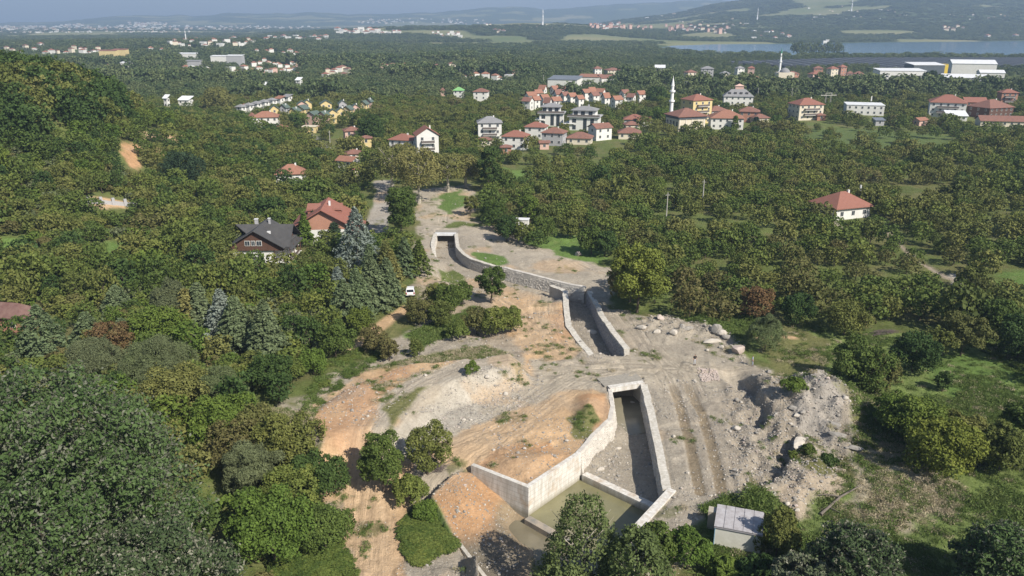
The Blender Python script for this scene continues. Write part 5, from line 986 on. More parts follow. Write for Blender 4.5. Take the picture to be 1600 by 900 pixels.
# netted orchard rows
NM = plain('black_shade_net', (.035, .04, .048), .8, .3, .05, spec=.3, col2=(.06, .065, .07)); NP = flatmat('net_gutter', (.22, .23, .25))
NX0, NX1 = 250, 760
rows = 62
for k in range(rows):
    x = NX0+k*(NX1-NX0)/rows; P = NETS
    ys = np.linspace(700, 1150, 226); m_ = polydist(P, np.full(226, x)+(ys-900)*.05, ys) > 0
    if not m_.any(): continue
    ya, yb = ys[m_].min(), ys[m_].max(); wd = (NX1-NX0)/rows
    mb = MB(); zb = 2.9
    vs = []
    for y in (ya, yb):
        xx = x+(y-900)*.05
        vs += [(xx-wd*.46, y, -.5), (xx-wd*.46, y, zb), (xx, y, zb+.9), (xx+wd*.46, y, zb), (xx+wd*.46, y, -.5)]
    mb.add(vs, [(i, i+1, i+6, i+5) for i in range(4)]+[(0, 4, 3, 2, 1), (5, 6, 7, 8, 9)], 0)
    xx = x+(ya-900)*.05; x2 = x+(yb-900)*.05
    tn_ = link('net_tunnel', mb.mesh('net_tunnel', NM), None, (0, 0, 0), 0, None, 'black netted tunnel row in the dark field before the lake, one of dozens alike', 'net tunnel', 'black netted tunnel rows before the lake')
    if k % 2 == 0:
        mb = MB(); mb.box(-.7, ya, zb+.3, .7, yb, zb+.95); me = mb.mesh('gutter', NP)
        for v in me.vertices: v.co.x += (xx if v.co.y < (ya+yb)/2 else x2)+wd*.48
        link('gutter', me, tn_)
# utility poles
PM = flatmat('pole_concrete', (.42, .40, .37), .9)
for k, (px, py, hh, lb) in enumerate([(849, 138, 10, 'concrete pole left of the slate blue warehouse'), (938, 150, 12, 'tall concrete pole above the upper village'), (895, 158, 9, 'pole among the upper village roofs'), (886, 158, 8, 'second pole among the upper village roofs'), (1021, 146, 9, 'pole in the orchard left of the minaret'), (517, 240, 9, 'pole beside the grey road bend'), (1183, 160, 9, 'pole right of the dormered building'), (1236, 160, 9, 'pole in the orchard left of the pylon'), (741, 126, 9, 'left of two white poles in the centre plain'), (719, 124, 9, 'right standing white pole in the centre plain'), (1097, 325, 8, 'thin pole rising from the dense orchard'), (1041, 342, 7, 'second thin pole in the dense orchard, farther left'), (341, 466, 5, 'white post tip above the silver conifers at left')]):
    g = ground(px, py); root = link('utility_pole', None, None, g, rnd.uniform(-.5, .5), None, lb, 'utility pole')
    mb = MB(); mb.tube([(0, 0, 0), (0, 0, hh)], [.16, .1], 6); link('shaft', mb.mesh('shaft', PM), root); mb = MB(); mb.box(-.6, -.05, hh-.7, .6, .05, hh-.6); link('crossarm', mb.mesh('crossarm', PM), root)
g = ground(1292, 172); root = link('pylon', None, None, g, .2, None, 'twin legged steel transformer pylon in the orchard', 'pylon')
for x in (-1.6, 1.6):
    mb = MB()
    for s in (-.3, .3): mb.tube([(x+s, 0, 0), (x+s*.6, 0, 9.5)], [.1, .08], 5)
    link('leg', mb.mesh('leg', PM), root)
mb = MB(); mb.box(-5, -.15, 8.2, 5, .15, 8.5); mb.box(-2, -.15, 9.5, 2, .15, 9.7); link('crossbeam', mb.mesh('crossbeam', PM), root)
for x in (-4.5, -2.3, 2.3, 4.5): mb = MB(); mb.tube([(x, 0, 8.51), (x, 0, 9.3)], [.12, .08], 6); link('insulator', mb.mesh('insulator', PM), root)

# ------------------------------------------------------------------ car
def car():
    g = ground(641, 460); root = link('parked_car', None, None, (g[0], g[1], g[2]+.02), math.radians(8), None, 'white hatchback parked at the end of the dirt lane under trees', 'car')
    CW = flatmat('car_white', (.72, .72, .73), .25, .5); CG = flatmat('car_glass', (.03, .035, .045), .1, .6); CR = flatmat('tail_red', (.35, .02, .02), .4); BK = flatmat('rubber', (.02, .02, .02), .8)
    prof = [(-2.05, .35), (-2.1, .75), (-1.95, 1.0), (-1.55, 1.42), (-1.3, 1.5), (.1, 1.5), (.45, 1.42), (1.05, 1.0), (1.85, .88), (2.1, .7), (2.1, .35)]
    def body(sc_, inset, zlo=0):
        mb = MB(); n = len(prof); vs = []
        for sx in (-1, 1):
            for y, z in prof: vs.append((sx*(.86-(.14 if z > 1.2 else 0)-inset), y, z))
        fs = [tuple(range(n))[::-1], tuple(range(n, 2*n))]+[(i, (i+1) % n, n+(i+1) % n, n+i) for i in range(n)]
        mb.add(vs, fs); return mb
    me = body(1, 0).mesh('body', CW); bm = bmesh.new(); bm.from_mesh(me); bmesh.ops.recalc_face_normals(bm, faces=bm.faces); bmesh.ops.bevel(bm, geom=list(bm.edges), offset=.05, segments=2, affect='EDGES'); bm.to_mesh(me); bm.free(); link('body', me, root)
    def pane(vs, nm): mb = MB(); mb.add(vs, [(0, 1, 2, 3)]); mb.add([(x*.99, y, z) for x, y, z in vs], [(3, 2, 1, 0)]); link(nm, mb.mesh(nm, CG), root)
    pane([(-.68, -1.98, 1.03), (.68, -1.98, 1.03), (.62, -1.6, 1.42), (-.62, -1.6, 1.42)], 'rear_window'); pane([(-.66, .52, 1.44), (.66, .52, 1.44), (.72, 1.06, 1.05), (-.72, 1.06, 1.05)], 'windscreen')
    for s in (-1, 1): pane([(s*.875, -1.5, 1.02), (s*.875, .85, 1.02), (s*.76, .25, 1.4), (s*.76, -1.3, 1.4)], 'side_window')
    for s in (-1, 1):
        mb = MB(); mb.box(s*.72-.1, -2.14, .68, s*.72+.1, -2.06, .98); link('tail_light', mb.mesh('tail_light', CR), root)
        mb = MB(); mb.box(s*.68-.14, 2.05, .62, s*.68+.14, 2.13, .78); link('headlight', mb.mesh('headlight', FRAME), root)
    mb = MB(); mb.box(-.25, -2.14, .5, .25, -2.1, .62); link('number_plate', mb.mesh('number_plate', FRAME), root)
    for sx in (-1, 1):
        for y in (-1.3, 1.3):
            mb = MB(); mb.tube([(sx*.68, y, .32), (sx*.9, y, .32)], [.32, .32], 14); wl = link('wheel', mb.mesh('wheel', BK), root); mb = MB(); mb.tube([(sx*.89, y, .32), (sx*.915, y, .32)], [.2, .2], 10); link('rim', mb.mesh('rim', METALW), wl)
    NOTREE.append((g[0], g[1], 3, 4))
car()

# ------------------------------------------------------------------ people
def person(px, py, face, shirt, trouser, label, pose=0):
    g = ground(px, py); root = link('person', None, None, g, face, None, label, 'person')
    SK = plain('skin', (.38, .22, .15), .6, .05); HR = plain('dark_hair', (.03, .022, .018), .7, .1)
    def skin(name, pts, edges, rad, mats, sub=2, parent=root):
        me = bpy.data.meshes.new(name); me.from_pydata(pts, edges, []); me.update(); o = link(name, me, parent)
        md = o.modifiers.new('skin', 'SKIN'); me.skin_vertices  # layer made by the modifier
        for i, r in enumerate(rad): me.skin_vertices[0].data[i].radius = (r, r) if not isinstance(r, tuple) else r
        me.skin_vertices[0].data[0].use_root = True; md.use_smooth_shade = True
        s = o.modifiers.new('sub', 'SUBSURF'); s.levels = s.render_levels = sub; me.materials.append(mats); return o
    st = .10 if pose == 0 else .17
    # body: pelvis, spine, neck, head, arms, legs (one continuous surface)
    P = [(0, 0, .93), (0, 0, 1.12), (0, .01, 1.32), (0, .0, 1.46), (0, -.01, 1.54), (0, -.02, 1.62), (0, -.015, 1.72),
         (-.19, 0, 1.42), (-.26, .02, 1.16), (-.24, -.10 if pose else -.04, .92), (-.235, -.13 if pose else -.05, .84), (.19, 0, 1.42), (.27, .03, 1.17), (.22, -.10, .96), (.2, -.14, .89),
         (-st, 0, .88), (-st-.01, -.02, .49), (-st-.02, .02, .09), (-st-.03, -.14, .035), (st, 0, .88), (st+.01, -.02 if not pose else -.1, .49), (st+.02, .02 if not pose else -.12, .09), (st+.03, -.14 if not pose else -.27, .035)]
    E = [(0, 1), (1, 2), (2, 3), (3, 4), (4, 5), (5, 6), (3, 7), (7, 8), (8, 9), (9, 10), (3, 11), (11, 12), (12, 13), (13, 14), (0, 15), (15, 16), (16, 17), (17, 18), (0, 19), (19, 20), (20, 21), (21, 22)]
    Rr = [(.13, .1), (.12, .095), (.15, .1), (.09, .08), .05, .078, .07, .055, .042, .032, .028, .055, .042, .032, .028, .085, .055, .04, .03, .085, .055, .04, .03]
    skin('body', P, E, Rr, SK)
    q = lambda i, dz=0: (P[i][0], P[i][1], P[i][2]+dz)
    skin('shirt', [q(0, .02), q(1), q(2), q(3, -.01), P[7], P[8], P[11], P[12]], [(0, 1), (1, 2), (2, 3), (3, 4), (4, 5), (3, 6), (6, 7)], [(.15, .115), (.145, .115), (.17, .125), (.105, .095), .075, .058, .075, .058], shirt)
    skin('trousers', [q(0, -.01), P[15], P[16], P[17], P[19], P[20], P[21]], [(0, 1), (1, 2), (2, 3), (0, 4), (4, 5), (5, 6)], [(.145, .115), .1, .072, .056, .1, .072, .056], trouser)
    skin('hair', [(0, .0, 1.66), (0, -.005, 1.735)], [(0, 1)], [(.085, .09), (.08, .085)], HR)
    mb = MB(); mb.tube([(0, -.085, 1.635), (0, -.118, 1.615)], [.012, .016], 5); link('nose', mb.mesh('nose', SK), root)
    for s in (-1, 1):
        mb = MB(); mb.tube([(s*.03, -.09, 1.645), (s*.03, -.1, 1.645)], [.012, .008], 6); link('eye', mb.mesh('eye', HR), root)
        mb = MB(); mb.tube([(s*.085, -.015, 1.62), (s*.098, -.01, 1.62)], [.025, .02], 6); link('ear', mb.mesh('ear', SK), root)
        mb = MB(); x, y = (P[17][0:2] if s < 0 else P[21][0:2]); mb.box(x-.05, y-.2, -.01, x+.05, y+.08, .075); link('shoe', mb.mesh('shoe', HR), root)
        hx, hy, hz = P[10] if s < 0 else P[14]
        mb = MB()
        for f in range(4): mb.tube([(hx+s*-.0+(.012), hy-.035+f*.02, hz), (hx+.012, hy-.04+f*.021, hz-.05), (hx-.004*s, hy-.04+f*.02, hz-.085+abs(f-1.5)*.006)], [.010, .009, .007], 5)
        mb.tube([(hx, hy-.04, hz+.02), (hx-.01, hy-.07, hz-.02), (hx-.012, hy-.075, hz-.045)], [.011, .01, .008], 5); link('hand', mb.mesh('hand', SK), root)
person(1085, 571, math.radians(10), plain('black_shirt', (.02, .02, .022), .9, .1), plain('light_trousers', (.45, .46, .48), .9, .1), 'person in black shirt and light trousers standing on the dirt crossing')
person(1175, 572, math.radians(70), plain('blue_grey_shirt', (.30, .34, .42), .9, .2), plain('grey_trousers', (.26, .28, .33), .9, .1), 'person in blue grey clothes standing by the rubble and pinkish rock', 1)
# fallen trunk on the sandy slope and brush pile
BARK = plain('grey_bark', (.17, .145, .12), .95, .3, 3, bmp=.4, col2=(.11, .095, .08))
a = ground(1345, 762); b = ground(1282, 806); mb = MB(); a = Vector(a)+Vector((0, 0, .25)); b = Vector(b)+Vector((0, 0, .15)); c = (a+b)/2+Vector((0, .3, .15))
mb.tube([a, c, b], [.06, .12, .17], 7); mb.tube([c, c+Vector((-1.6, .1, .25)), c+Vector((-2.6, -.1, .3))], [.09, .06, .03], 5); mb.tube([a+(c-a)*.4, a+(c-a)*.4+Vector((-.8, -.9, .3))], [.06, .02], 5); mb.tube([b+(c-b)*.4, b+(c-b)*.4+Vector((.9, -1.3, .1))], [.08, .03], 5)
link('fallen_branch', mb.mesh('fallen_branch', BARK), None, label='long fallen grey branch lying down the sandy slope', cat='branch')
g = ground(1382, 522); mb = MB(); r = random.Random(4)
for k in range(70):
    an = r.uniform(-.35, .35); L_ = r.uniform(1, 2.6); x = r.uniform(-2, 2); y = r.uniform(-.6, .6); z = r.uniform(.05, .8)*(1-abs(x)/2.8)
    mb.tube([(x-L_/2*math.cos(an), y-L_/2*math.sin(an), z), (x+L_/2*math.cos(an), y+L_/2*math.sin(an), z+r.uniform(-.2, .3))], [.03, .012], 4)
link('brush_pile', mb.mesh('brush_pile', plain('dead_twigs', (.12, .095, .09), .95, .2)), None, g, .3, 1.0, 'pile of dead grey brushwood on the orchard grass', 'brush pile')
# ------------------------------------------------------------------ vegetation
LG = leafmat('leaf_olive', [(0.0685, 0.0911, 0.0255), (0.1096, 0.1292, 0.034), (0.1508, 0.1575, 0.0446), (0.1665, 0.166, 0.0584)])
LG2 = leafmat('leaf_green', [(0.0511, 0.0842, 0.0213), (0.0822, 0.1176, 0.0276), (0.1205, 0.1511, 0.0362), (0.1701, 0.1795, 0.0426)])
LGB = leafmat('leaf_brownish', [(0.085, 0.0982, 0.0306), (0.115, 0.1213, 0.0382), (0.13, 0.1155, 0.0459), (0.1, 0.1271, 0.0344)])
LGD = leafmat('leaf_dark', [(0.0377, 0.0691, 0.0194), (0.0522, 0.0864, 0.0236), (0.0725, 0.108, 0.028)])
LYEL = leafmat('leaf_yellow', [(0.0935, 0.1235, 0.0252), (0.1275, 0.1568, 0.0288), (0.17, 0.1757, 0.0342)])
LYG = leafmat('leaf_lime', [(0.0698, 0.1179, 0.0229), (0.0998, 0.1487, 0.0281), (0.1397, 0.1693, 0.0334)])
LPL = leafmat('leaf_ochre', [(0.1235, 0.1365, 0.0456), (0.169, 0.169, 0.0552), (0.208, 0.1885, 0.0696)])
LRED = leafmat('leaf_rust', [(0.0935, 0.085, 0.036), (0.1445, 0.085, 0.0405), (0.0935, 0.11, 0.0405)])
LLIN = leafmat('leaf_linden', [(.036, .070, .020), (.046, .086, .025), (.066, .105, .034), (.15, .165, .11)], back=(.15, .16, .115), trans=.12)
LPINE = leafmat('leaf_pine', [(0.0912, 0.1297, 0.0632), (0.1191, 0.1588, 0.0758), (0.1458, 0.172, 0.0895)])
LSPR = leafmat('leaf_spruce', [(0.138, 0.169, 0.1397), (0.1782, 0.2141, 0.1811), (0.23, 0.2592, 0.2121)])
LDK = leafmat('leaf_darkpine', [(.028, .050, .024), (.040, .064, .032), (.055, .075, .038)])
LGREY = leafmat('leaf_greytwig', [(0.1071, 0.1249, 0.0618), (0.1326, 0.1529, 0.0752), (0.1122, 0.1465, 0.0554)])
LFAR = leafmat('leaf_far', [(0.0528, 0.0816, 0.0339), (0.0838, 0.1161, 0.0462), (0.1211, 0.1475, 0.0585), (0.1328, 0.156, 0.0708)], loc_scale=.008)
LALD = leafmat('leaf_alder', [(0.075, 0.105, 0.0357), (0.105, 0.1365, 0.0467), (0.14, 0.1628, 0.0638)])
LLIN2 = leafmat('leaf_linden_pale', [(.045, .072, .028), (.065, .09, .040), (.14, .15, .10), (.27, .265, .205)], back=(.22, .22, .165), trans=.12)
LWAL = leafmat('leaf_walnut', [(.10, .135, .03), (.15, .175, .035), (.20, .205, .04)])
BARKP = plain('pale_bark', (.42, .38, .31), .9, .3, 2.0); BARKD = plain('dark_bark', (.10, .08, .06), .95, .3, 2.0)
def leafcards(P, Nn, size, seed, aspect=1.5, fold=True):
    """one pointed leaf (four corners) at each point"""
    r = np.random.default_rng(seed); n = len(P); T = r.normal(size=(n, 3)); T -= Nn*np.sum(T*Nn, 1)[:, None]; T /= np.linalg.norm(T, axis=1)[:, None]+1e-9
    B = np.cross(Nn, T); s = (size*(.6+.8*r.random(n)))[:, None] if np.isscalar(size) else size[:, None]*(.6+.8*r.random(n))[:, None]
    a = P+T*s*.5*aspect; b = P+B*s*.5+Nn*s*.12; c = P-T*s*.5*aspect; d = P-B*s*.5+Nn*s*.12
    V = np.stack([a, b, c, d], 1).reshape(-1, 3); Fq = np.arange(n*4).reshape(n, 4); return V, Fq, np.repeat(r.random(n), 4)
def lobes(kind, h, rad, seed, k=None):
    r = random.Random(seed); out = []
    if kind == 'round':
        k = k or 22
        for i in range(k):
            a = i*2.4+r.uniform(-.4, .4); t = (i+.5)/k; z = h*(.28+.62*t); rr = rad*math.sin(math.pi*(.18+.66*t))**.8*r.uniform(.4, .92); s = rad*r.uniform(.22, .42)*(1.15-.35*t)
            out.append((rr*math.cos(a), rr*math.sin(a), z, s, s*r.uniform(.7, .95)))
        out.append((0, 0, h*.62, rad*.55, h*.3))
    elif kind == 'big':
        k = k or 46
        for i in range(k):
            t = (i+.5)/k; z = h*(.16+.74*t); prof = math.cos((t-.22)*1.55)**.75 if t > .22 else .85+.15*t/.22
            a = i*2.39996; rr = rad*prof*r.uniform(.5, .98); s = rad*r.uniform(.17, .30)*math.sqrt(46/k)
            out.append((rr*math.cos(a), rr*math.sin(a), z, s, s*.8))
        for i in range(5): out.append((r.uniform(-.2, .2)*rad, r.uniform(-.2, .2)*rad, h*(.3+.13*i), rad*.5*(1-.1*i), h*.17))
    elif kind == 'tall':
        k = k or 18
        for i in range(k):
            t = (i+.5)/k; z = h*(.12+.82*t); rr = rad*(1-.75*t)**.8*r.uniform(.3, .8); a = i*2.4; s = rad*(.55-.3*t)*r.uniform(.7, 1.2)
            out.append((rr*math.cos(a), rr*math.sin(a), z, s, s*1.1))
    elif kind == 'open':
        k = k or 20
        for i in range(k):
            t = (i+.5)/k; z = h*(.35+.58*t); a = i*2.4; rr = rad*math.sin(math.pi*(.25+.6*t))*r.uniform(.45, 1); s = rad*r.uniform(.18, .32)
            out.append((rr*math.cos(a), rr*math.sin(a), z, s, s*.8))
    elif kind == 'bush':
        k = k or 16
        for i in range(k):
            a = i*2.4; q_ = r.random()**.6; rr = rad*q_*.85; s = rad*r.uniform(.22, .38); out.append((rr*math.cos(a), rr*math.sin(a), h*(.22+.62*math.sqrt(max(0, 1-q_*q_))*r.uniform(.7, 1.1)), s, h*r.uniform(.18, .3)))
    return np.array(out)
def crown(name, kind, h, rad, n, leaf, mat, seed, up=.35, droop=0.0, k=None, aspect=1.5, shell=.72, thr=.40, gq=None):
    r = np.random.default_rng(seed); Lb = lobes(kind, h, rad, seed, k); w_ = Lb[:, 3]**2; w_ /= w_.sum()
    P = np.zeros((0, 3)); Nn = np.zeros((0, 3)); m = int(n*4.2); i = r.choice(len(Lb), m, p=w_); d = r.normal(size=(m, 3)); d /= np.linalg.norm(d, axis=1)[:, None]; d[:, 2] = np.where(d[:, 2] < -.55, -d[:, 2], d[:, 2])
    rr = shell+(1.08-shell)*r.random(m)**.7; c = Lb[i]; S = np.column_stack([c[:, 3], c[:, 3], c[:, 4]]); P = c[:, :3]+d*rr[:, None]*S
    keep = np.ones(m, bool)
    for j, l in enumerate(Lb):
        q = ((P-l[:3])/np.array([l[3], l[3], l[4]])); keep &= ~((np.sum(q*q, 1) < .62) & (i != j))
    keep &= P[:, 2] > .03*h
    P = P+r.normal(size=P.shape)*rad*np.array([.035, .035, .03]); q = gq or max(.55, rad*.26)
    keep &= (vnoise((P[:, 0]+P[:, 2]*.8)/q+50, (P[:, 1]-P[:, 2]*.6)/q+50, seed)+.35*vnoise(P[:, 0]*2.3/q+90, (P[:, 1]+P[:, 2])*2.3/q+90, seed+3)) > thr
    P = P[keep][:n]; d = d[keep][:n]; Nn = d+np.array([0, 0, up])+r.normal(size=P.shape)*.75; Nn[:, 2] += -droop; Nn /= np.linalg.norm(Nn, axis=1)[:, None]
    V, Fq, lf = leafcards(P, Nn, leaf, seed+1, aspect); pn = np.repeat(vnoise(P[:, 0]*1.1/q+20, (P[:, 1]+P[:, 2]*.7)*1.1/q+20, seed+8), 4); lf = np.clip(.62*lf+.55*pn-.08, 0, 1)
    return fast_mesh(name, V, Fq, mat, 4, lf)
def conifer(name, h, rad, n, leaf, mat, seed, sharp=1.0, gap=.12):
    r = np.random.default_rng(seed); nb = max(40, n//26); t = np.sort(r.random(nb)**.85); z = h*(gap+(1-gap)*t*.98); a = np.arange(nb)*2.39996+r.normal(size=nb)*.3
    R = rad*(1-t)**(.85/sharp)*(.75+.4*r.random(nb))+.12
    m = n//nb; s = np.repeat(r.random((nb, 1))*0+1, m, 1)*np.sqrt(r.random((nb, m)))*1.0; s = .25+.78*s
    X = (R[:, None]*s)*np.cos(a)[:, None]; Y = (R[:, None]*s)*np.sin(a)[:, None]; Z = z[:, None]-.22*R[:, None]*s**1.5+.05*rad*r.normal(size=(nb, m))*.5
    wdt = .16*R[:, None]*(1.1-s)+.1; X = X+r.normal(size=X.shape)*wdt; Y = Y+r.normal(size=Y.shape)*wdt
    P = np.column_stack([X.ravel(), Y.ravel(), Z.ravel()]); Nn = np.column_stack([P[:, 0]*.5/rad, P[:, 1]*.5/rad, np.full(len(P), .8)])+r.normal(size=P.shape)*.4; Nn /= np.linalg.norm(Nn, axis=1)[:, None]
    V, Fq, lf = leafcards(P, Nn, leaf, seed, 1.9); return fast_mesh(name, V, Fq, mat, 4, lf)
def trunk(name, h, r0, seed, mat, nb=6, spread=1.0, lean=.1):
    r = random.Random(seed); mb = MB(); p = [Vector((0, 0, -.3))]; 
    for i in range(4): p.append(p[-1]+Vector((r.uniform(-lean, lean)*h*.25, r.uniform(-lean, lean)*h*.25, h*.19)))
    mb.tube(p, [r0*1.25, r0, r0*.8, r0*.6, r0*.35], 6)
    for k in range(nb):
        t = r.uniform(.4, .95); i = min(3, int(t*4)); b = p[i].lerp(p[i+1], t*4-i) if i < 4 else p[4]; a = k*2.4+r.uniform(-.4, .4); L_ = h*r.uniform(.25, .42)*spread
        e = b+Vector((math.cos(a)*L_*.7, math.sin(a)*L_*.7, L_*.75)); mid = b.lerp(e, .5)+Vector((0, 0, -.06*L_)); mb.tube([b, mid, e], [r0*.42, r0*.28, r0*.1], 5)
        e2 = mid+Vector((math.cos(a+.9)*L_*.4, math.sin(a+.9)*L_*.4, L_*.4)); mb.tube([mid, e2], [r0*.22, r0*.07], 4)
    return mb.mesh(name, mat)
def tree(px, py, h, cm, tm, label, name='tree', cat='tree', s=(1, 1, 1), rot=None, wpos=None, group=None, twig=None):
    g = wpos or ground(px, py); z = rnd.uniform(0, 6.28) if rot is None else rot
    root = link(name, None, None, g, z, s, label, cat, group)
    if tm: link('trunk', tm, root)
    link('crown', cm, root); return root
# prototypes
OV = [(crown('orchard_crown', 'round', 4.6, 2.5, 620, .34, [LG, LG2, LG, LGB, LG, LG2, LG][i], 300+i, k=15+2*i), trunk('orchard_trunk', 3.4, .12, 300+i, BARKD)) for i in range(7)]
WV = [(crown('woodland_crown', 'round', 7.5, 3.4, 900, .40, [LG2, LG, LGD, LG, LG2, LYG][i], 330+i, k=20+2*i), trunk('woodland_trunk', 5.5, .18, 330+i, BARKD)) for i in range(6)]
BUSH = [crown('bush_crown', 'bush', 2.3, 1.6, 380, .27, [LG2, LG, LYG, LGREY, LGB][i], 350+i) for i in range(5)]
FARV = [crown('far_crown', 'round', 6.5, 3.6, 300, .62, LFAR, 360+i, k=14) for i in range(4)]
# individual trees, each named by where one finds it
def C_(nm, kd, h, r, n, lf, mt, sd, **k): return crown(nm, kd, h, r, n, lf, mt, sd, **k)
T0 = lambda h, r, sd, m=BARKD, **k: trunk('trunk', h, r, sd, m, **k)
gz = tz(-40, 63)
tree(0, 0, 18, C_('linden_crown', 'big', 22.5, 14.0, 95000, .195, LLIN, 400, up=.15, aspect=2.0, k=330, thr=.60, gq=1.3), T0(12, .5, 1, nb=9), 'huge silvery green linden filling the bottom left corner', 'linden_tree', wpos=(-44, 62.5, gz-1))
tree(0, 0, 14, C_('linden_crown', 'big', 14, 7.0, 36000, .165, LLIN2, 401, up=.15, aspect=2.0, k=130, thr=.58, gq=1.1), T0(9, .35, 2, nb=7), 'lower paler linden crown standing in front of the huge linden', 'linden_tree', wpos=(-30.5, 55.5, tz(-30, 56)-1))
tree(0, 0, 14, C_('alder_crown', 'tall', 12.2, 4.1, 13500, .18, LALD, 402, k=64, thr=.51, gq=.9), T0(11, .16, 3, BARKP, nb=9), 'tall pointed leafy tree in front of the green pool at the bottom', 'alder_tree', wpos=(6.8, 62.5, -3.9))
tree(0, 0, 10, C_('alder_crown', 'tall', 9.5, 3.6, 11000, .19, LALD, 403, k=36, thr=.54, gq=.9), T0(8, .14, 4, BARKP, nb=8), 'shorter leafy tree right behind the pointed one at the bottom', 'alder_tree', wpos=(11.2, 59.5, -2.5))
tree(0, 0, 10, C_('alder_crown', 'round', 7.5, 3.2, 9000, .19, LALD, 404, k=26, thr=.54, gq=.9), T0(6, .12, 5, BARKP), 'spreading tree at the bottom edge below the pool corner', 'alder_tree', wpos=(4.6, 57.5, -3.5))
for x, y, h, r, mt, lb in [(1072, 890, 4.2, 2.3, LYG, 'yellow green bush left of the white hut'), (1130, 905, 2.2, 1.5, LYG, 'low yellow green bush in front of the hut wall'), (1212, 872, 5.2, 2.0, LG, 'loose bush hanging over the right side of the hut'), (1020, 893, 4.5, 2.4, LG2, 'green bush at the bottom edge between trees and hut'), (1185, 915, 2.8, 2.0, LGD, 'dark bush at the bottom edge in front of the hut')]:
    tree(x, y, h, C_('bush_crown', 'bush', h, r, 5200, .17, mt, int(x), k=22), T0(h*.6, .07, 7), lb, 'bush', 'bush')
for X, Y, h, r, lb in [(30.5, 58, 8.2, 4.6, 'large pale leaved linden at the bottom right'), (25.5, 57.0, 6.0, 3.2, 'smaller linden joined to the left of the large pale one'), (44.2, 59.5, 7.6, 3.9, 'dark round linden in the bottom right corner'), (37, 53, 6.5, 3, 'linden top just showing at the bottom edge between the two right ones')]:
    tree(0, 0, h, C_('linden_crown', 'big', h, r, 20000, .16, LLIN2 if X < 40 else LLIN, int(X*7), up=.15, aspect=2.0, k=90, thr=.55, gq=1.0), T0(h*.6, .2, 8), lb, 'linden_tree', wpos=(X, Y, tz(X, Y)))
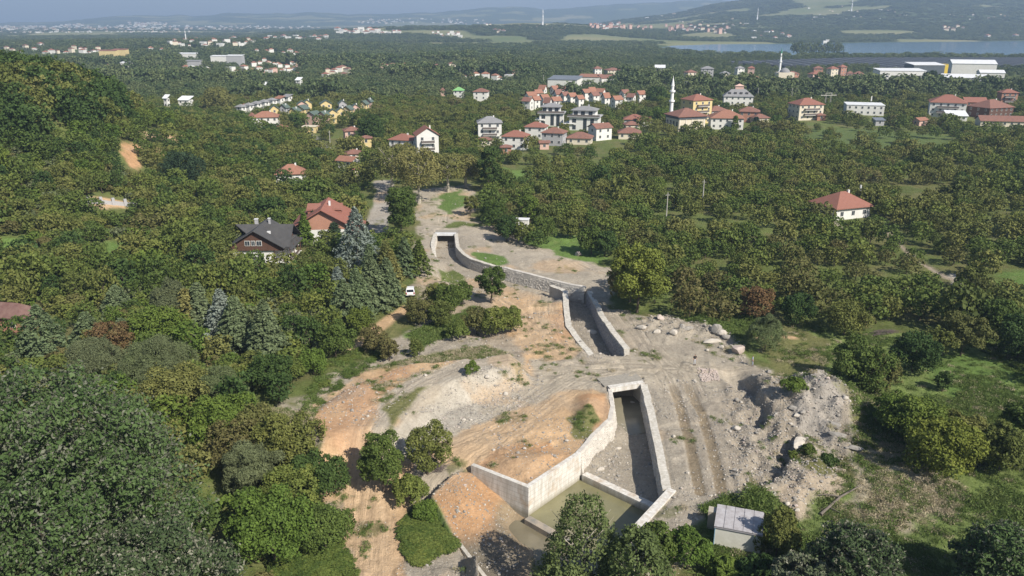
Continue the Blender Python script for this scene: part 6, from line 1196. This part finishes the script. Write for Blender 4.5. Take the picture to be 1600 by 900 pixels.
sitetrees = [  # px, base y, h, r, kind, material, n, leaf, label
 (600, 768, 8.0, 2.6, 'round', LG2, 5200, .24, 'dense dark green tree beside the orange track'), (640, 786, 3.4, 1.9, 'bush', LG2, 3200, .24, 'low green bush at the foot of the dense dark green tree'), (668, 742, 6.4, 2.7, 'round', LG, 3600, .24, 'reddish green tree right of the dense dark one, over dead twigs'), (668, 806, 1.5, 1.5, 'bush', LYG, 2400, .22, 'bright bush below the two trees of the middle clump'),
 (768, 474, 7.4, 2.7, 'round', LG2, 4200, .26, 'solitary dense green tree by the curved cobble wall'), (995, 490, 13.0, 5.2, 'round', LWAL, 9500, .34, 'big yellow green walnut beside the upstream channel'), (700, 492, 5.8, 3.0, 'round', LG2, 2600, .28, 'orchard tree right of the parked car, largest of that patch'), (684, 484, 5.2, 2.4, 'round', LG, 2200, .28, 'orchard tree nearest the parked car'), (722, 478, 4.6, 2.0, 'round', LG2, 1800, .27, 'right hand tree of the patch by the car'), (655, 508, 5.0, 2.6, 'round', LGB, 2200, .28, 'brownish tree in front of the patch by the car'), (688, 512, 4.6, 2.3, 'round', LG, 2000, .28, 'tree at the grass edge below the patch by the car'),
 (745, 522, 4.8, 2.5, 'round', LGB, 2000, .27, 'brownish tree left of the bushy pair above the haul road'), (775, 526, 5.0, 2.6, 'round', LG2, 2600, .27, 'left of the bushy pair above the haul road'), (798, 520, 4.6, 2.2, 'round', LG2, 2200, .27, 'right of the bushy pair above the haul road'), (716, 532, 3.2, 1.8, 'bush', LG2, 1500, .25, 'small bush below the brownish tree'), (650, 556, 2.6, 1.2, 'bush', LG, 900, .24, 'small shrub on the terrace edge'), (608, 564, 3.8, 1.6, 'round', LGB, 1500, .25, 'thin reddish tree at the terrace edge with stick trunk'), (585, 550, 4.2, 2.3, 'round', LGB, 2000, .26, 'brownish round tree left of the stick trunked one'), (566, 525, 4.8, 2.4, 'round', LYEL, 2000, .27, 'yellowing tree below the conifer stand'),
 (738, 586, 1.8, 1.0, 'bush', LYG, 700, .2, 'small bright bush on the haul road edge'), (525, 560, 6.0, 3.0, 'round', LG2, 2600, .28, 'green tree with bare pole trunk at the wood edge'), (490, 585, 3.6, 2.2, 'bush', LYG, 1700, .26, 'bright low bush at the wood edge above the orange soil'), (424, 612, 5.6, 3.0, 'round', LGD, 2600, .28, 'dark bush at the corner of the wood by the green hollow'), (450, 598, 4.0, 2.4, 'bush', LG2, 1900, .26, 'green bush between dark one and bright one'),
 (1345, 606, 6.8, 4.2, 'round', LG2, 5200, .30, 'broad green tree with brown half, alone in the right grassland'), (1372, 610, 5.4, 3.2, 'round', LGB, 3200, .29, 'brown leaved right half of the broad tree clump'), (1425, 580, 6.0, 3.6, 'round', LGD, 3600, .30, 'dark round tree right of the two toned clump'), (1500, 556, 6.8, 3.8, 'open', LGB, 3200, .32, 'thin browning tree on the right slope'), (1472, 612, 3.0, 1.2, 'round', LGD, 900, .26, 'small dark upright tree in the right meadow'), (1398, 672, 4.8, 3.0, 'round', LYG, 3200, .28, 'left end of the yellow green thicket at right'), (1430, 695, 6.0, 3.6, 'round', LYG, 4600, .29, 'middle of the yellow green thicket at right'), (1468, 738, 6.6, 4.2, 'round', LYEL, 5200, .30, 'brightest yellow green tree of the right thicket, nearest the camera'), (1500, 712, 5.2, 3.2, 'round', LG, 3600, .29, 'olive tree right of the brightest one'), (1560, 735, 5.8, 3.0, 'round', LG, 3600, .29, 'slender olive tree at the right of the thicket'), (1592, 702, 6.5, 3.2, 'round', LG2, 3800, .30, 'green tree beside the thicket, cut by the right edge'),
 (1240, 612, 1.6, 1.7, 'bush', LYG, 1500, .22, 'bright green weeds bush behind the rubble track'), (1195, 545, 5.0, 3.0, 'bush', LGREY, 3000, .22, 'leafless greyish purple bush behind the pinkish rock'), (1180, 500, 6.0, 3.2, 'round', LRED, 2600, .30, 'rusty red tree at the orchard edge'), (1245, 506, 5.6, 3.2, 'round', LGD, 2800, .30, 'dark green tree right of the rusty one'), (1318, 524, 5.8, 3.4, 'round', LG, 2800, .30, 'large orchard tree at the edge of the dry grass'), (1262, 708, 1.1, .8, 'bush', LG2, 1100, .2, 'small round green bush on the rubble'), (1238, 716, .8, .55, 'bush', LG2, 700, .2, 'tiny green bush left of the round one on the rubble'), (1293, 727, 1.2, 1.1, 'bush', LGD, 1200, .2, 'dull green bush at the rubble edge'), (1530, 690, 1.6, 1.0, 'bush', LGD, 700, .22, 'small shrub in the right meadow'), (1462, 560, 5.0, 2.6, 'open', LG, 1800, .3, 'thin grey green tree right of the dark round one'), (1590, 560, 7.5, 4.0, 'round', LGD, 3800, .32, 'large dark orchard tree cut by the right edge'), (1550, 530, 7.0, 3.8, 'round', LG2, 3400, .32, 'large green orchard tree left of the cut one'), (1515, 470, 6.5, 2.8, 'open', LG, 1800, .32, 'tall thin tree by the pale patch at right'),
 (628, 370, 12.5, 4.4, 'round', LG2, 5200, .36, 'tall dense green tree beside the grey lane'), (765, 300, 14.5, 3.9, 'round', LGD, 4200, .40, 'tall dark tree standing beyond the dirt clearing'), (772, 350, 6.5, 3.2, 'round', LG2, 2400, .33, 'green tree at the edge below the tall dark one'), (735, 338, 5.6, 1.9, 'open', LG, 1300, .32, 'thin tree on the dirt bank of the clearing'), (792, 378, 6.2, 3.0, 'round', LGD, 2300, .33, 'dark tree left of the white cabin'), (828, 348, 7.2, 2.8, 'round', LYG, 2300, .33, 'light green tree right behind the white cabin'), (848, 378, 6.2, 3.4, 'round', LG2, 2300, .33, 'round tree on the bright meadow'), (892, 372, 4.5, 2.4, 'round', LG, 1700, .33, 'small tree at the top of the bright meadow'), (924, 398, 6.4, 3.2, 'round', LG2, 2600, .33, 'green tree at the bright meadow corner left of the walnut'), (945, 402, 6.0, 3.0, 'round', LGD, 2200, .33, 'dark tree touching the walnut'),
 (580, 228, 13, 6.0, 'big', LGD, 4500, .5, 'great dark spreading tree behind the pinkish house'), (502, 372, 7.4, 3.2, 'round', LDK, 3000, .3, 'round dark pine in front of the brick red gable'), (288, 290, 9.5, 6.5, 'round', LDK, 4200, .42, 'round dark bluish tree on the left slope'), (343, 180, 15, 9, 'big', LPL, 3600, .7, 'lone golden brown tree in the left plain'), (1040, 143, 0, 0, '', None, 0, 0, ''), (1027, 165, 11, 8, 'big', LGD, 2600, .7, 'big dark tree left of the minaret'), (1030, 196, 8.5, 5.5, 'round', LYG, 2400, .5, 'yellow green tree left of the mosque'), (1450, 142, 15, 5.5, 'round', LDK, 1800, .8, 'dark tree in front of the factory halls'), (1003, 140, 0, 0, '', None, 0, 0, ''), (1300, 160, 0, 0, '', None, 0, 0, ''),
 (175, 560, 5.5, 3.6, 'open', LRED, 2400, .32, 'tree turning bright rust red in the left wood'), (250, 600, 6.5, 5.0, 'bush', LGREY, 5200, .24, 'wide leafless grey thicket above the huge linden'), (150, 590, 5.5, 4.0, 'bush', LGREY, 3000, .24, 'small leafless thicket left of the wide grey one'), (345, 640, 5.5, 3.5, 'bush', LGREY, 3200, .24, 'grey twiggy thicket right of the huge linden'), (258, 545, 7.0, 4.4, 'round', LYG, 3600, .33, 'yellow green tree in the middle of the left wood'), (270, 500, 7.0, 3.4, 'bush', LGREY, 2600, .26, 'purplish bare tree behind the yellow green one'), (280, 650, 6.5, 4.5, 'round', LG, 5200, .30, 'bright yellow green tree touching the huge linden'), (350, 690, 6.0, 4.0, 'round', LYG, 4600, .30, 'bright green shrub mass right of the linden top'), (405, 700, 5.5, 2.8, 'round', LGB, 3200, .27, 'brown twiggy bush by the green hollow'), (455, 740, 7.5, 3.8, 'round', LG, 5200, .28, 'olive thicket left of the orange track, upper part'), (500, 780, 6.0, 3.0, 'round', LGD, 4200, .27, 'dark thicket overhanging the orange track'), (460, 820, 6.5, 3.6, 'round', LG2, 5200, .27, 'green thicket left of the orange track, lower part'), (510, 860, 5.0, 3.0, 'bush', LG2, 4200, .25, 'leafy bush hanging over the lower track edge'), (430, 880, 8.0, 4.2, 'round', LYG, 6500, .28, 'light green tree at the bottom edge beside the lindens'), (400, 780, 7, 3.2, 'round', LGREY, 3500, .26, 'bare twiggy tree between linden and thicket'), (370, 735, 6, 3.4, 'round', LGB, 2500, .27, 'dull brown bush beside the linden')]
for x, y, h, r, kd, mt, n, lf, lb in sitetrees:
    if not h: continue
    nmx = 'bush' if kd == 'bush' else 'tree'
    o = tree(x, y, h, C_(nmx+'_crown', kd, h, r, int(n*(1.9 if y > 500 else 1.5)*(2.6 if mt is LGREY else 1)), lf*(.7 if y > 500 else .8)*(.42 if mt is LGREY else 1), mt, int(x*3+y), aspect=1.5 if mt is not LGREY else 5.5, k=None if kd != 'bush' else 26), T0(h*.7, .05+h*.014, int(x), BARKD, nb=7), lb, nmx, nmx)
    NOTREE.append((o.location.x, o.location.y, r*.9, 0))
# two ochre planes with pale limbs
for x, y, h, r, lb in [(612, 300, 14, 6, 'left ochre plane tree over the lane'), (655, 318, 15.5, 7.5, 'great ochre plane tree with pale bare limbs'), (700, 300, 12, 5.0, 'smaller ochre tree right of the great plane'), (728, 292, 10, 4.5, 'yellowish tree by the top of the dirt clearing'), (632, 272, 10, 5.0, 'ochre tree behind the great plane')]:
    o = tree(x, y, h, C_('plane_crown', 'open', h, r, 6500 if h > 15 else 4200, .34, LPL, int(x), k=34), trunk('trunk', h*.95, .42, int(x), BARKP, nb=12, spread=1.1), lb, 'plane_tree', 'tree'); NOTREE.append((o.location.x, o.location.y, r*.7, 0))
con = [(560, 424, 15.5, 6.0, LSPR, 'big blue spruce beside the brick gabled house'), (540, 508, 9.5, 4.2, LPINE, 'left grey green cypress of the conifer stand'), (560, 498, 10.5, 3.8, LPINE, 'second conifer from the left in the stand'), (583, 488, 12.5, 4.0, LPINE, 'tallest grey green conifer of the stand'), (607, 482, 11, 3.8, LPINE, 'conifer right of the tallest in the stand'), (613, 462, 10.5, 3.2, LPL, 'olive brown conifer near the parked car'), (606, 448, 10.5, 3.8, LPL, 'olive conifer behind the stand'), (634, 432, 9.5, 2.8, LPINE, 'grey green conifer at the right end of the stand'), (580, 440, 9, 3.2, LPINE, 'conifer tip between spruce and stand'), (656, 430, 8.5, 3.0, LG2, 'low green conifer by the dirt yard'), (530, 470, 7.5, 2.6, LSPR, 'slim silver conifer left of the stand'),
 (72, 560, 10, 5.2, LPINE, 'layered grey green cedar at the left edge'), (140, 535, 6, 3.4, LPINE, 'pale fir left of the rusty tree'), (196, 548, 6.2, 3.8, LPINE, 'pale fir just behind the rusty tree'), (186, 490, 6, 4, LPINE, 'whitish green shrub fir behind the pale firs'), (352, 535, 10.5, 3.8, LSPR, 'left silver blue conifer below the chalet'), (374, 548, 10.5, 4.4, LPINE, 'right grey green conifer below the chalet'), (298, 530, 10, 2.0, LPL, 'narrow olive column tree, left of two'), (318, 528, 11, 1.9, LPINE, 'narrow grey green column tree, right of two'), (420, 560, 11, 3.8, LPINE, 'grey green conifer in the shrubs below the chalet'), (112, 470, 0, 0, None, ''), (585, 275, 9, 2.6, LDK, 'dark cypress in front of the farmhouse'), (478, 385, 9.5, 2.4, LYG, 'bright conical tree between chalet and brick gable'), (524, 388, 7, 2.0, LDK, 'small dark fir by the brick gabled house'), (1148, 204, 8, 1.8, LYG, 'slim cypress by the wide orange roofed house'), (1180, 204, 7.5, 2.2, LDK, 'dark conifer in front of the brick red house')]
for x, y, h, r, mt, lb in con:
    if not h: continue
    o = tree(x, y, h, conifer('conifer_crown', h*.88, r*.95, 7000 if h > 10 else 4000, .27, mt, int(x+y), sharp=1.0 if r > 2.2 else 2.2), trunk('trunk', h, .05+h*.014, int(x), BARKD, nb=0, lean=0), lb, 'conifer', 'tree'); NOTREE.append((o.location.x, o.location.y, r*.8, 0))
# dense regular poplar block on the lake shore
for k in range(16):
    x = 1240+k*4.8; o = tree(x, 86, 20, FARV[k % 4], None, 'poplar in the dense dark block on the near lake shore', 'poplar', 'tree', (1.5, 1.8, 2.6+.25*(k % 3)), group='poplars in the block on the near lake shore')

# orchard and woodland: placed over the land, cleared round houses, roads and the site
KEEP = [(wpoly(SITE_P), 0) for SITE_P in ([],)] if False else []
def free(X, Y, pad=0.0):
    ok = np.ones(len(X), bool)
    ok &= polydist(SITE, X, Y) < -1.2-pad
    for pl in ([(1150, 492), (1195, 478), (1290, 520), (1330, 530), (1400, 500), (1470, 520), (1560, 540), (1620, 560), (1700, 900), (1450, 960), (1050, 960), (1100, 780), (1200, 800), (1330, 700), (1300, 590), (1180, 560)], [(815, 366), (905, 358), (960, 410), (940, 418), (870, 402)], [(780, 258), (835, 262), (835, 288), (785, 294)], [(640, 350), (800, 380), (950, 425), (960, 470), (900, 480), (640, 480)],
               [(640, 285), (745, 285), (750, 345), (640, 355)], [(585, 500), (700, 470), (760, 470), (820, 540), (600, 570), (560, 560)], [(420, 1000), (470, 640), (560, 560), (800, 1000)], [(0, 372), (45, 370), (48, 402), (0, 415)], [(165, 378), (242, 374), (240, 394), (165, 404)], [(1183, 362), (1245, 366), (1245, 380), (1190, 382)], [(1555, 420), (1640, 425), (1640, 455), (1560, 460)], [(1478, 428), (1508, 428), (1520, 448), (1490, 450)],
               [(225, 207), (330, 211), (330, 224), (225, 221)], [(190, 230), (215, 228), (225, 264), (205, 264)], [(238, 230), (262, 236), (262, 250), (238, 244)], [(520, 200), (560, 205), (565, 232), (520, 235)]):
        P = gpoly(pl) if pl[0][0] in (225, 190, 238, 0, 165) else wpoly(pl, 0); ok &= polydist(P, X, Y) < -.8
    mead = wpoly([(1240, 203), (1330, 198), (1500, 212), (1480, 242), (1350, 240), (1250, 234)]); ok &= ~((polydist(mead, X, Y) > 0) & (_hash(np.floor(X), np.floor(Y), 5) > .22))
    for pl, zz, wd, col in ROADS: ok &= linedist([at(a, b, zz) for a, b in pl], X, Y)[0] > wd+2.3
    ok &= polydist(LAKE, X, Y) < -25; ok &= polydist(NETS, X, Y) < -6
    for (hx, hy, r, cor) in NOTREE:
        bb = (np.abs(X-hx) < r+cor+4) & (np.abs(Y-hy) < r+cor+4)
        if not bb.any(): continue
        d = math.hypot(hx, hy); ux, uy = -hx/d, -hy/d; t = np.clip((X[bb]-hx)*ux+(Y[bb]-hy)*uy, 0, cor)
        ok[bb] &= np.hypot(X[bb]-hx-t*ux, Y[bb]-hy-t*uy) > np.where(t > r, r*.75, r)+.8
    return ok
def jgrid(x0, x1, y0, y1, step, jit, ang=0.0, seed=0):
    r = np.random.default_rng(seed); xs = np.arange(x0, x1, step); ys = np.arange(y0, y1, step*.9); X, Y = np.meshgrid(xs, ys); X = X+(np.arange(len(ys)) % 2)[:, None]*step*.5
    X = X.ravel()+r.normal(size=X.size)*jit; Y = Y.ravel()+r.normal(size=Y.size)*jit
    m = (np.abs(X) < Y*.74+22); return X[m], Y[m]
def in_wood(X, Y): return (X < -28+0.02*Y) & (Y < 420) & ((Y < 170) | (X < -60)) & (fbm(X, Y, 30, 3, 401) > .35)
X1, Y1 = jgrid(-420, 420, 70, 520, 5.1, .75, seed=1); k = free(X1, Y1); X1, Y1 = X1[k], Y1[k]
rr_ = RNG.random(len(X1)); gapn = fbm(X1, Y1, 22, 3, 411)
k = ~((gapn > .60) & (rr_ < .8) & (X1 > 0)) & ~((rr_ < .07)); X1, Y1 = X1[k], Y1[k]
Z1 = terrain(X1, Y1); W1 = in_wood(X1, Y1); D1 = np.hypot(X1, Y1); order = np.argsort(D1)
tint = fbm(X1, Y1, 38, 3, 421)
def zone(x, y):
    ax_ = 800+F*x/(y*math.cos(PITCH))
    if 0 < x and y >= 150 and ax_ < 1050: return 'just behind the yellow green walnut' if y < 185 else 'by the white cabin and bright meadow'
    if 0 < x and y >= 150 and ax_ > 1400: return 'along the right edge, nearer than the cottage' if y < 195 else 'along the right edge beyond the cottage'
    if x > 0 and y < 150 and 1150 < ax_ < 1350: return 'at the orchard edge near the rusty red tree'
    if x < 0 and ax_ > 450 and y < 185: return 'among the grey green conifers by the lane'
    if x < 0 and 330 < ax_ < 470 and 140 < y < 185: return 'in front of the timber chalet'
    if x > 0 and y < 150: return 'at the near edge of the right orchard' if ax_ < 1250 else 'in the near right corner of the orchard'
    if x > 0: return ('left of', 'around', 'right of')[0 if ax_ < 1180 else (1 if ax_ < 1400 else 2)]+' the lone red roofed cottage, ' + ('nearer than it' if y < 208 else 'beyond it')
    if y < 130:
        if ax_ > 250: return 'between the huge linden and the orange soil'
        if y > 112: return 'beside the rusty red tree in the left wood'
        return 'just behind the huge linden top' if ax_ > 90 else 'at the left edge behind the huge linden'
    if y < 185: return 'below the timber chalet' if ax_ > 220 else 'around the low barn at the left edge'
    return 'between chalet and white roadside terrace' if ax_ > 300 else 'on the left slope by the low white wall'
cnt = {'o': 0, 'w': 0}; rest = []
adj = {LG.name: 'olive green', LG2.name: 'mid green', LGB.name: 'browning', LGD.name: 'dark green', LYG.name: 'lime green'}
for i in order:
    x, y, z = float(X1[i]), float(Y1[i]), float(Z1[i]); wd = bool(W1[i]) or (x > 20 and rnd.random() < .05 and cnt['w'] >= 290); t = tint[i]
    hill = z > 9 and x < -90 and y > 205
    if wd or hill:
        v = int(rnd.random()*5.3) if not hill else rnd.choice([2, 2, 2, 3] if z > 17 else [2, 0, 1, 5, 4]); s = rnd.uniform(.6, 1.05) if not hill else (rnd.uniform(1.0, 1.6) if z > 17 else rnd.uniform(.6, 1.0))
        if y < 135: s *= .75
    else: v = [0, 2, 4, 6, 1, 5, 3][min(6, int(abs(t-.22)*9+rnd.random()*2.4))] if rnd.random() < .8 else rnd.randrange(7); s = rnd.uniform(.62, 1.25)*(1.5 if rnd.random() < .05 else 1)
    key = 'w' if (wd or hill) else 'o'
    if cnt[key] < 290:
        cm, tm = (WV if key == 'w' else OV)[v]; m_ = cm.materials[0].name; zn = zone(x, y); kind_ = 'woodland tree' if key == 'w' else 'orchard tree'
        tree(0, 0, 0, cm, tm, f'{"small " if s < .8 else ("large " if s > 1.1 else "")}{adj.get(m_, "green")} {kind_} {zn}', kind_.replace(' ', '_'), 'tree', (s, s, s*rnd.uniform(.8, 1.25)), None, (x, y, z-.1), f'{kind_}s {zn}'); cnt[key] += 1
    else: rest.append((x, y, z-.1, (7+v) if key == 'w' else v, s))
# beyond: the same trees as one mass, then coarser crowns far off
X2, Y2 = jgrid(-900, 900, 520, 1100, 8.0, 1.8, seed=2); k = free(X2, Y2); X2, Y2 = X2[k], Y2[k]; k = (RNG.random(len(X2)) < np.where(Y2 < 700, .97, .9)); X2, Y2 = X2[k], Y2[k]; Z2 = terrain(X2, Y2)
srcs = [source(c) for c, t in OV]+[source(c) for c, t in WV]+[source(c) for c in FARV]
A = np.array(rest); n2 = len(X2); sc2 = .75+.5*RNG.random(n2)
tall = sstep(.52, .68, fbm(X2, Y2, 70, 3, 431)); sc2 *= 1+.9*tall; sc2 *= np.where((X2 > 120) & (Y2 > 580), .5, 1)
scatter('orchard_and_wood', np.vstack([A[:, :3], np.column_stack([X2, Y2, Z2])]), RNG.random(len(A)+n2)*6.28, np.concatenate([A[:, 4], sc2])[:, None]*np.array([[1, 1, 1.0]]), np.concatenate([A[:, 3], 13+RNG.integers(0, 4, n2)]), srcs, 'dense mass of orchard and woodland trees covering the plain', None)
X3, Y3 = jgrid(-2100, 2100, 1100, 2500, 17, 4.5, seed=3); k = free(X3, Y3) & (fbm(X3, Y3, 260, 2, 91) < .57+.3*(Y3 < 1700)); X3, Y3 = X3[k], Y3[k]
X4, Y4 = jgrid(-3600, 3600, 2500, 5200, 32, 9, seed=4); k = free(X4, Y4) & ((fbm(X4, Y4, 260, 2, 91) < .58) | (Y4 > 3700)) & ((X4 > 0.05*Y4) | (RNG.random(len(X4)) < .45)); X4, Y4 = X4[k], Y4[k]
X3 = np.concatenate([X3, X4]); Y3 = np.concatenate([Y3, Y4]); s3 = (1.5+.9*RNG.random(len(X3)))*np.where(Y3 > 2500, 2.2, 1.0)
s3 = s3*np.where((Y3 < 1500) & (X3 > 150), .9, 1.0)
scatter('far_woods', np.column_stack([X3, Y3, terrain(X3, Y3)-s3]), RNG.random(len(X3))*6.28, s3[:, None]*np.column_stack([np.full(len(s3), 1.25), np.full(len(s3), 1.25), np.where(Y3 > 2500, .30, .60)]), RNG.integers(0, 4, len(X3)), [source(c) for c in FARV], 'far woods and tree lines on the plain and hills', None)
# ground cover: weeds, straw tufts, brambles
def tuft(name, h, n, mat, seed, sp=.25):
    r = np.random.default_rng(seed); P = np.column_stack([r.normal(size=n)*sp, r.normal(size=n)*sp, h*.35+h*.5*r.random(n)]); Nn = r.normal(size=(n, 3)); Nn[:, 2] = np.abs(Nn[:, 2])*.5; Nn /= np.linalg.norm(Nn, axis=1)[:, None]
    V, Fq, lf = leafcards(P, Nn, h*.17, seed, 5.5); return fast_mesh(name, V, Fq, mat, 4, lf)
LSTR = leafmat('straw_blades', [(.34, .29, .19), (.42, .36, .25), (.27, .25, .12)]); LWD = leafmat('weed_leaf', [(.09, .135, .035), (.12, .17, .045), (.15, .18, .06)])
tf = [source(tuft('weed_tuft', .34, 60, LWD, 1, .28)), source(tuft('straw_tuft', .34, 60, LSTR, 2, .28)), source(tuft('weed_tuft', .5, 90, LWD, 3, .38)), source(crown('bramble', 'bush', .9, 1.0, 420, .13, LG2, 9))]
q = []; ii = []
def cover(P_, n_, ch, dens=None):
    p = scatter_in(n_, P_, dens); q.append(p); ii.append(RNG.choice(ch, len(p)))
G1 = wpoly([(1150, 490), (1290, 515), (1600, 540), (1700, 900), (1100, 950), (1090, 800), (1240, 815), (1340, 710), (1310, 590), (1180, 560)])
p = scatter_in(7500, G1, lambda x, y: np.clip(130/y-.75, .1, .6)*(.15+(fbm(x, y, 6, 4, 511) > .5)))
st = np.maximum(sstep(-3, 3, polydist(wpoly([(1350, 690), (1440, 700), (1510, 760), (1500, 800), (1420, 830), (1310, 815), (1330, 750)]), p[:, 0], p[:, 1])), .6*sstep(-3, 3, polydist(wpoly([(1195, 480), (1290, 530), (1300, 590), (1345, 660), (1420, 740), (1400, 800), (1330, 710), (1300, 590), (1220, 585), (1180, 545)]), p[:, 0], p[:, 1])))
q.append(p); ii.append(np.where(RNG.random(len(p)) < st*.55+.1, 1, np.where(RNG.random(len(p)) < .9, 0, 2)))
cover(SITE, 900, [0, 0, 1], lambda x, y: (fbm(x, y, 5.5, 5, 111) > .58)*np.clip(150/y-.6, .1, 1.0)*((fbm(x, y, 1.1, 3, 113) > .52)+.02))
cover(wpoly([(640, 520), (740, 480), (750, 500), (650, 545)]), 500, [0, 0, 2]); cover(wpoly([(600, 560), (760, 530), (800, 545), (650, 560)], 1), 700, [1, 0]); cover(wpoly([(1060, 498), (1150, 485), (1200, 500), (1170, 530), (1110, 515)]), 700, [0, 2])
cover(wpoly([(400, 640), (490, 640), (500, 690), (430, 700)]), 400, [0, 1]); cover(wpoly([(895, 655), (920, 645), (938, 657), (925, 678), (900, 676)]), 36, [0]); cover(wpoly([(1100, 800), (1135, 780), (1210, 786), (1245, 830), (1195, 835), (1180, 812)]), 900, [0, 2])
cover(wpoly([(650, 790), (685, 785), (708, 830), (705, 850), (680, 850), (655, 870), (640, 850), (628, 815)], -2.0), 620, [3]); cover(wpoly([(470, 640), (500, 560), (560, 530), (600, 545), (520, 600), (480, 660)], 1), 130, [3, 2, 2, 0])
cover(wpoly([(520, 800), (545, 860), (550, 920), (430, 920), (400, 700), (440, 690)], -1), 500, [3])
P = np.vstack(q); ii = np.concatenate(ii); z = terrain(P[:, 0], P[:, 1])
ok = (polydist(CH_LOW, P[:, 0], P[:, 1]) < -1.5) & (polydist(BASIN, P[:, 0], P[:, 1]) < -.8) & (polydist(POOL, P[:, 0], P[:, 1]) < -1.5) & (polydist(CH_MID, P[:, 0], P[:, 1]) < -1.5)
s = .6+.7*RNG.random(len(P))
scatter('weeds_and_grass', np.column_stack([P, z])[ok], (RNG.random(len(P))*6.28)[ok], (s[:, None]*np.column_stack([np.ones(len(P)), np.ones(len(P)), np.where(ii == 3, .4, .75)]))[ok], ii[ok], tf, 'weeds, dry straw and brambles covering the ground', None)
# undergrowth under the left wood
X5, Y5 = jgrid(-140, -10, 56, 220, 2.6, .7, seed=6); k = free(X5, Y5) & (fbm(X5, Y5, 12, 3, 441) > .38); X5, Y5 = X5[k], Y5[k]; s = .7+.8*RNG.random(len(X5))
scatter('undergrowth', np.column_stack([X5, Y5, terrain(X5, Y5)]), RNG.random(len(X5))*6.28, s[:, None]*np.array([[1, 1, .9]]), RNG.choice(5, len(X5), p=[.3, .3, .12, .16, .12]), [source(b_) for b_ in BUSH], 'mixed shrubs and brambles filling the left wood', None)
# dead twigs under the reddish tree
g = ground(680, 735); mb = MB(); r = random.Random(9)
for k in range(90):
    a = r.uniform(0, 6.28); e = r.uniform(.1, .8); L_ = r.uniform(.8, 2.0); p0 = Vector((r.uniform(-1, 1), r.uniform(-.6, .6), r.uniform(0, .5))); mb.tube([p0, p0+Vector((math.cos(a)*L_, math.sin(a)*L_, e*L_*.6))], [.025, .008], 4)
link('brush_pile', mb.mesh('brush_pile', plain('dead_twigs_dark', (.16, .13, .12), .95, .2)), None, g, 0, 1.0, 'tangle of dead grey branches under the reddish green tree', 'brush pile')
# haze: the air over the whole valley
mb = MB(); mb.box(-9500, -400, -8, 9500, 12500, 430); m = bpy.data.materials.new('haze'); m.use_nodes = True; m.node_tree.nodes.clear()
o_ = N(m, 'ShaderNodeOutputMaterial'); v = N(m, 'ShaderNodeVolumePrincipled'); v.inputs['Color'].default_value = (.46, .63, .90, 1); v.inputs['Density'].default_value = HAZE_DENSITY; v.inputs['Anisotropy'].default_value = 0.1
m.node_tree.links.new(v.outputs[0], o_.inputs['Volume']); link('haze', mb.mesh('haze', m), kind='stuff')
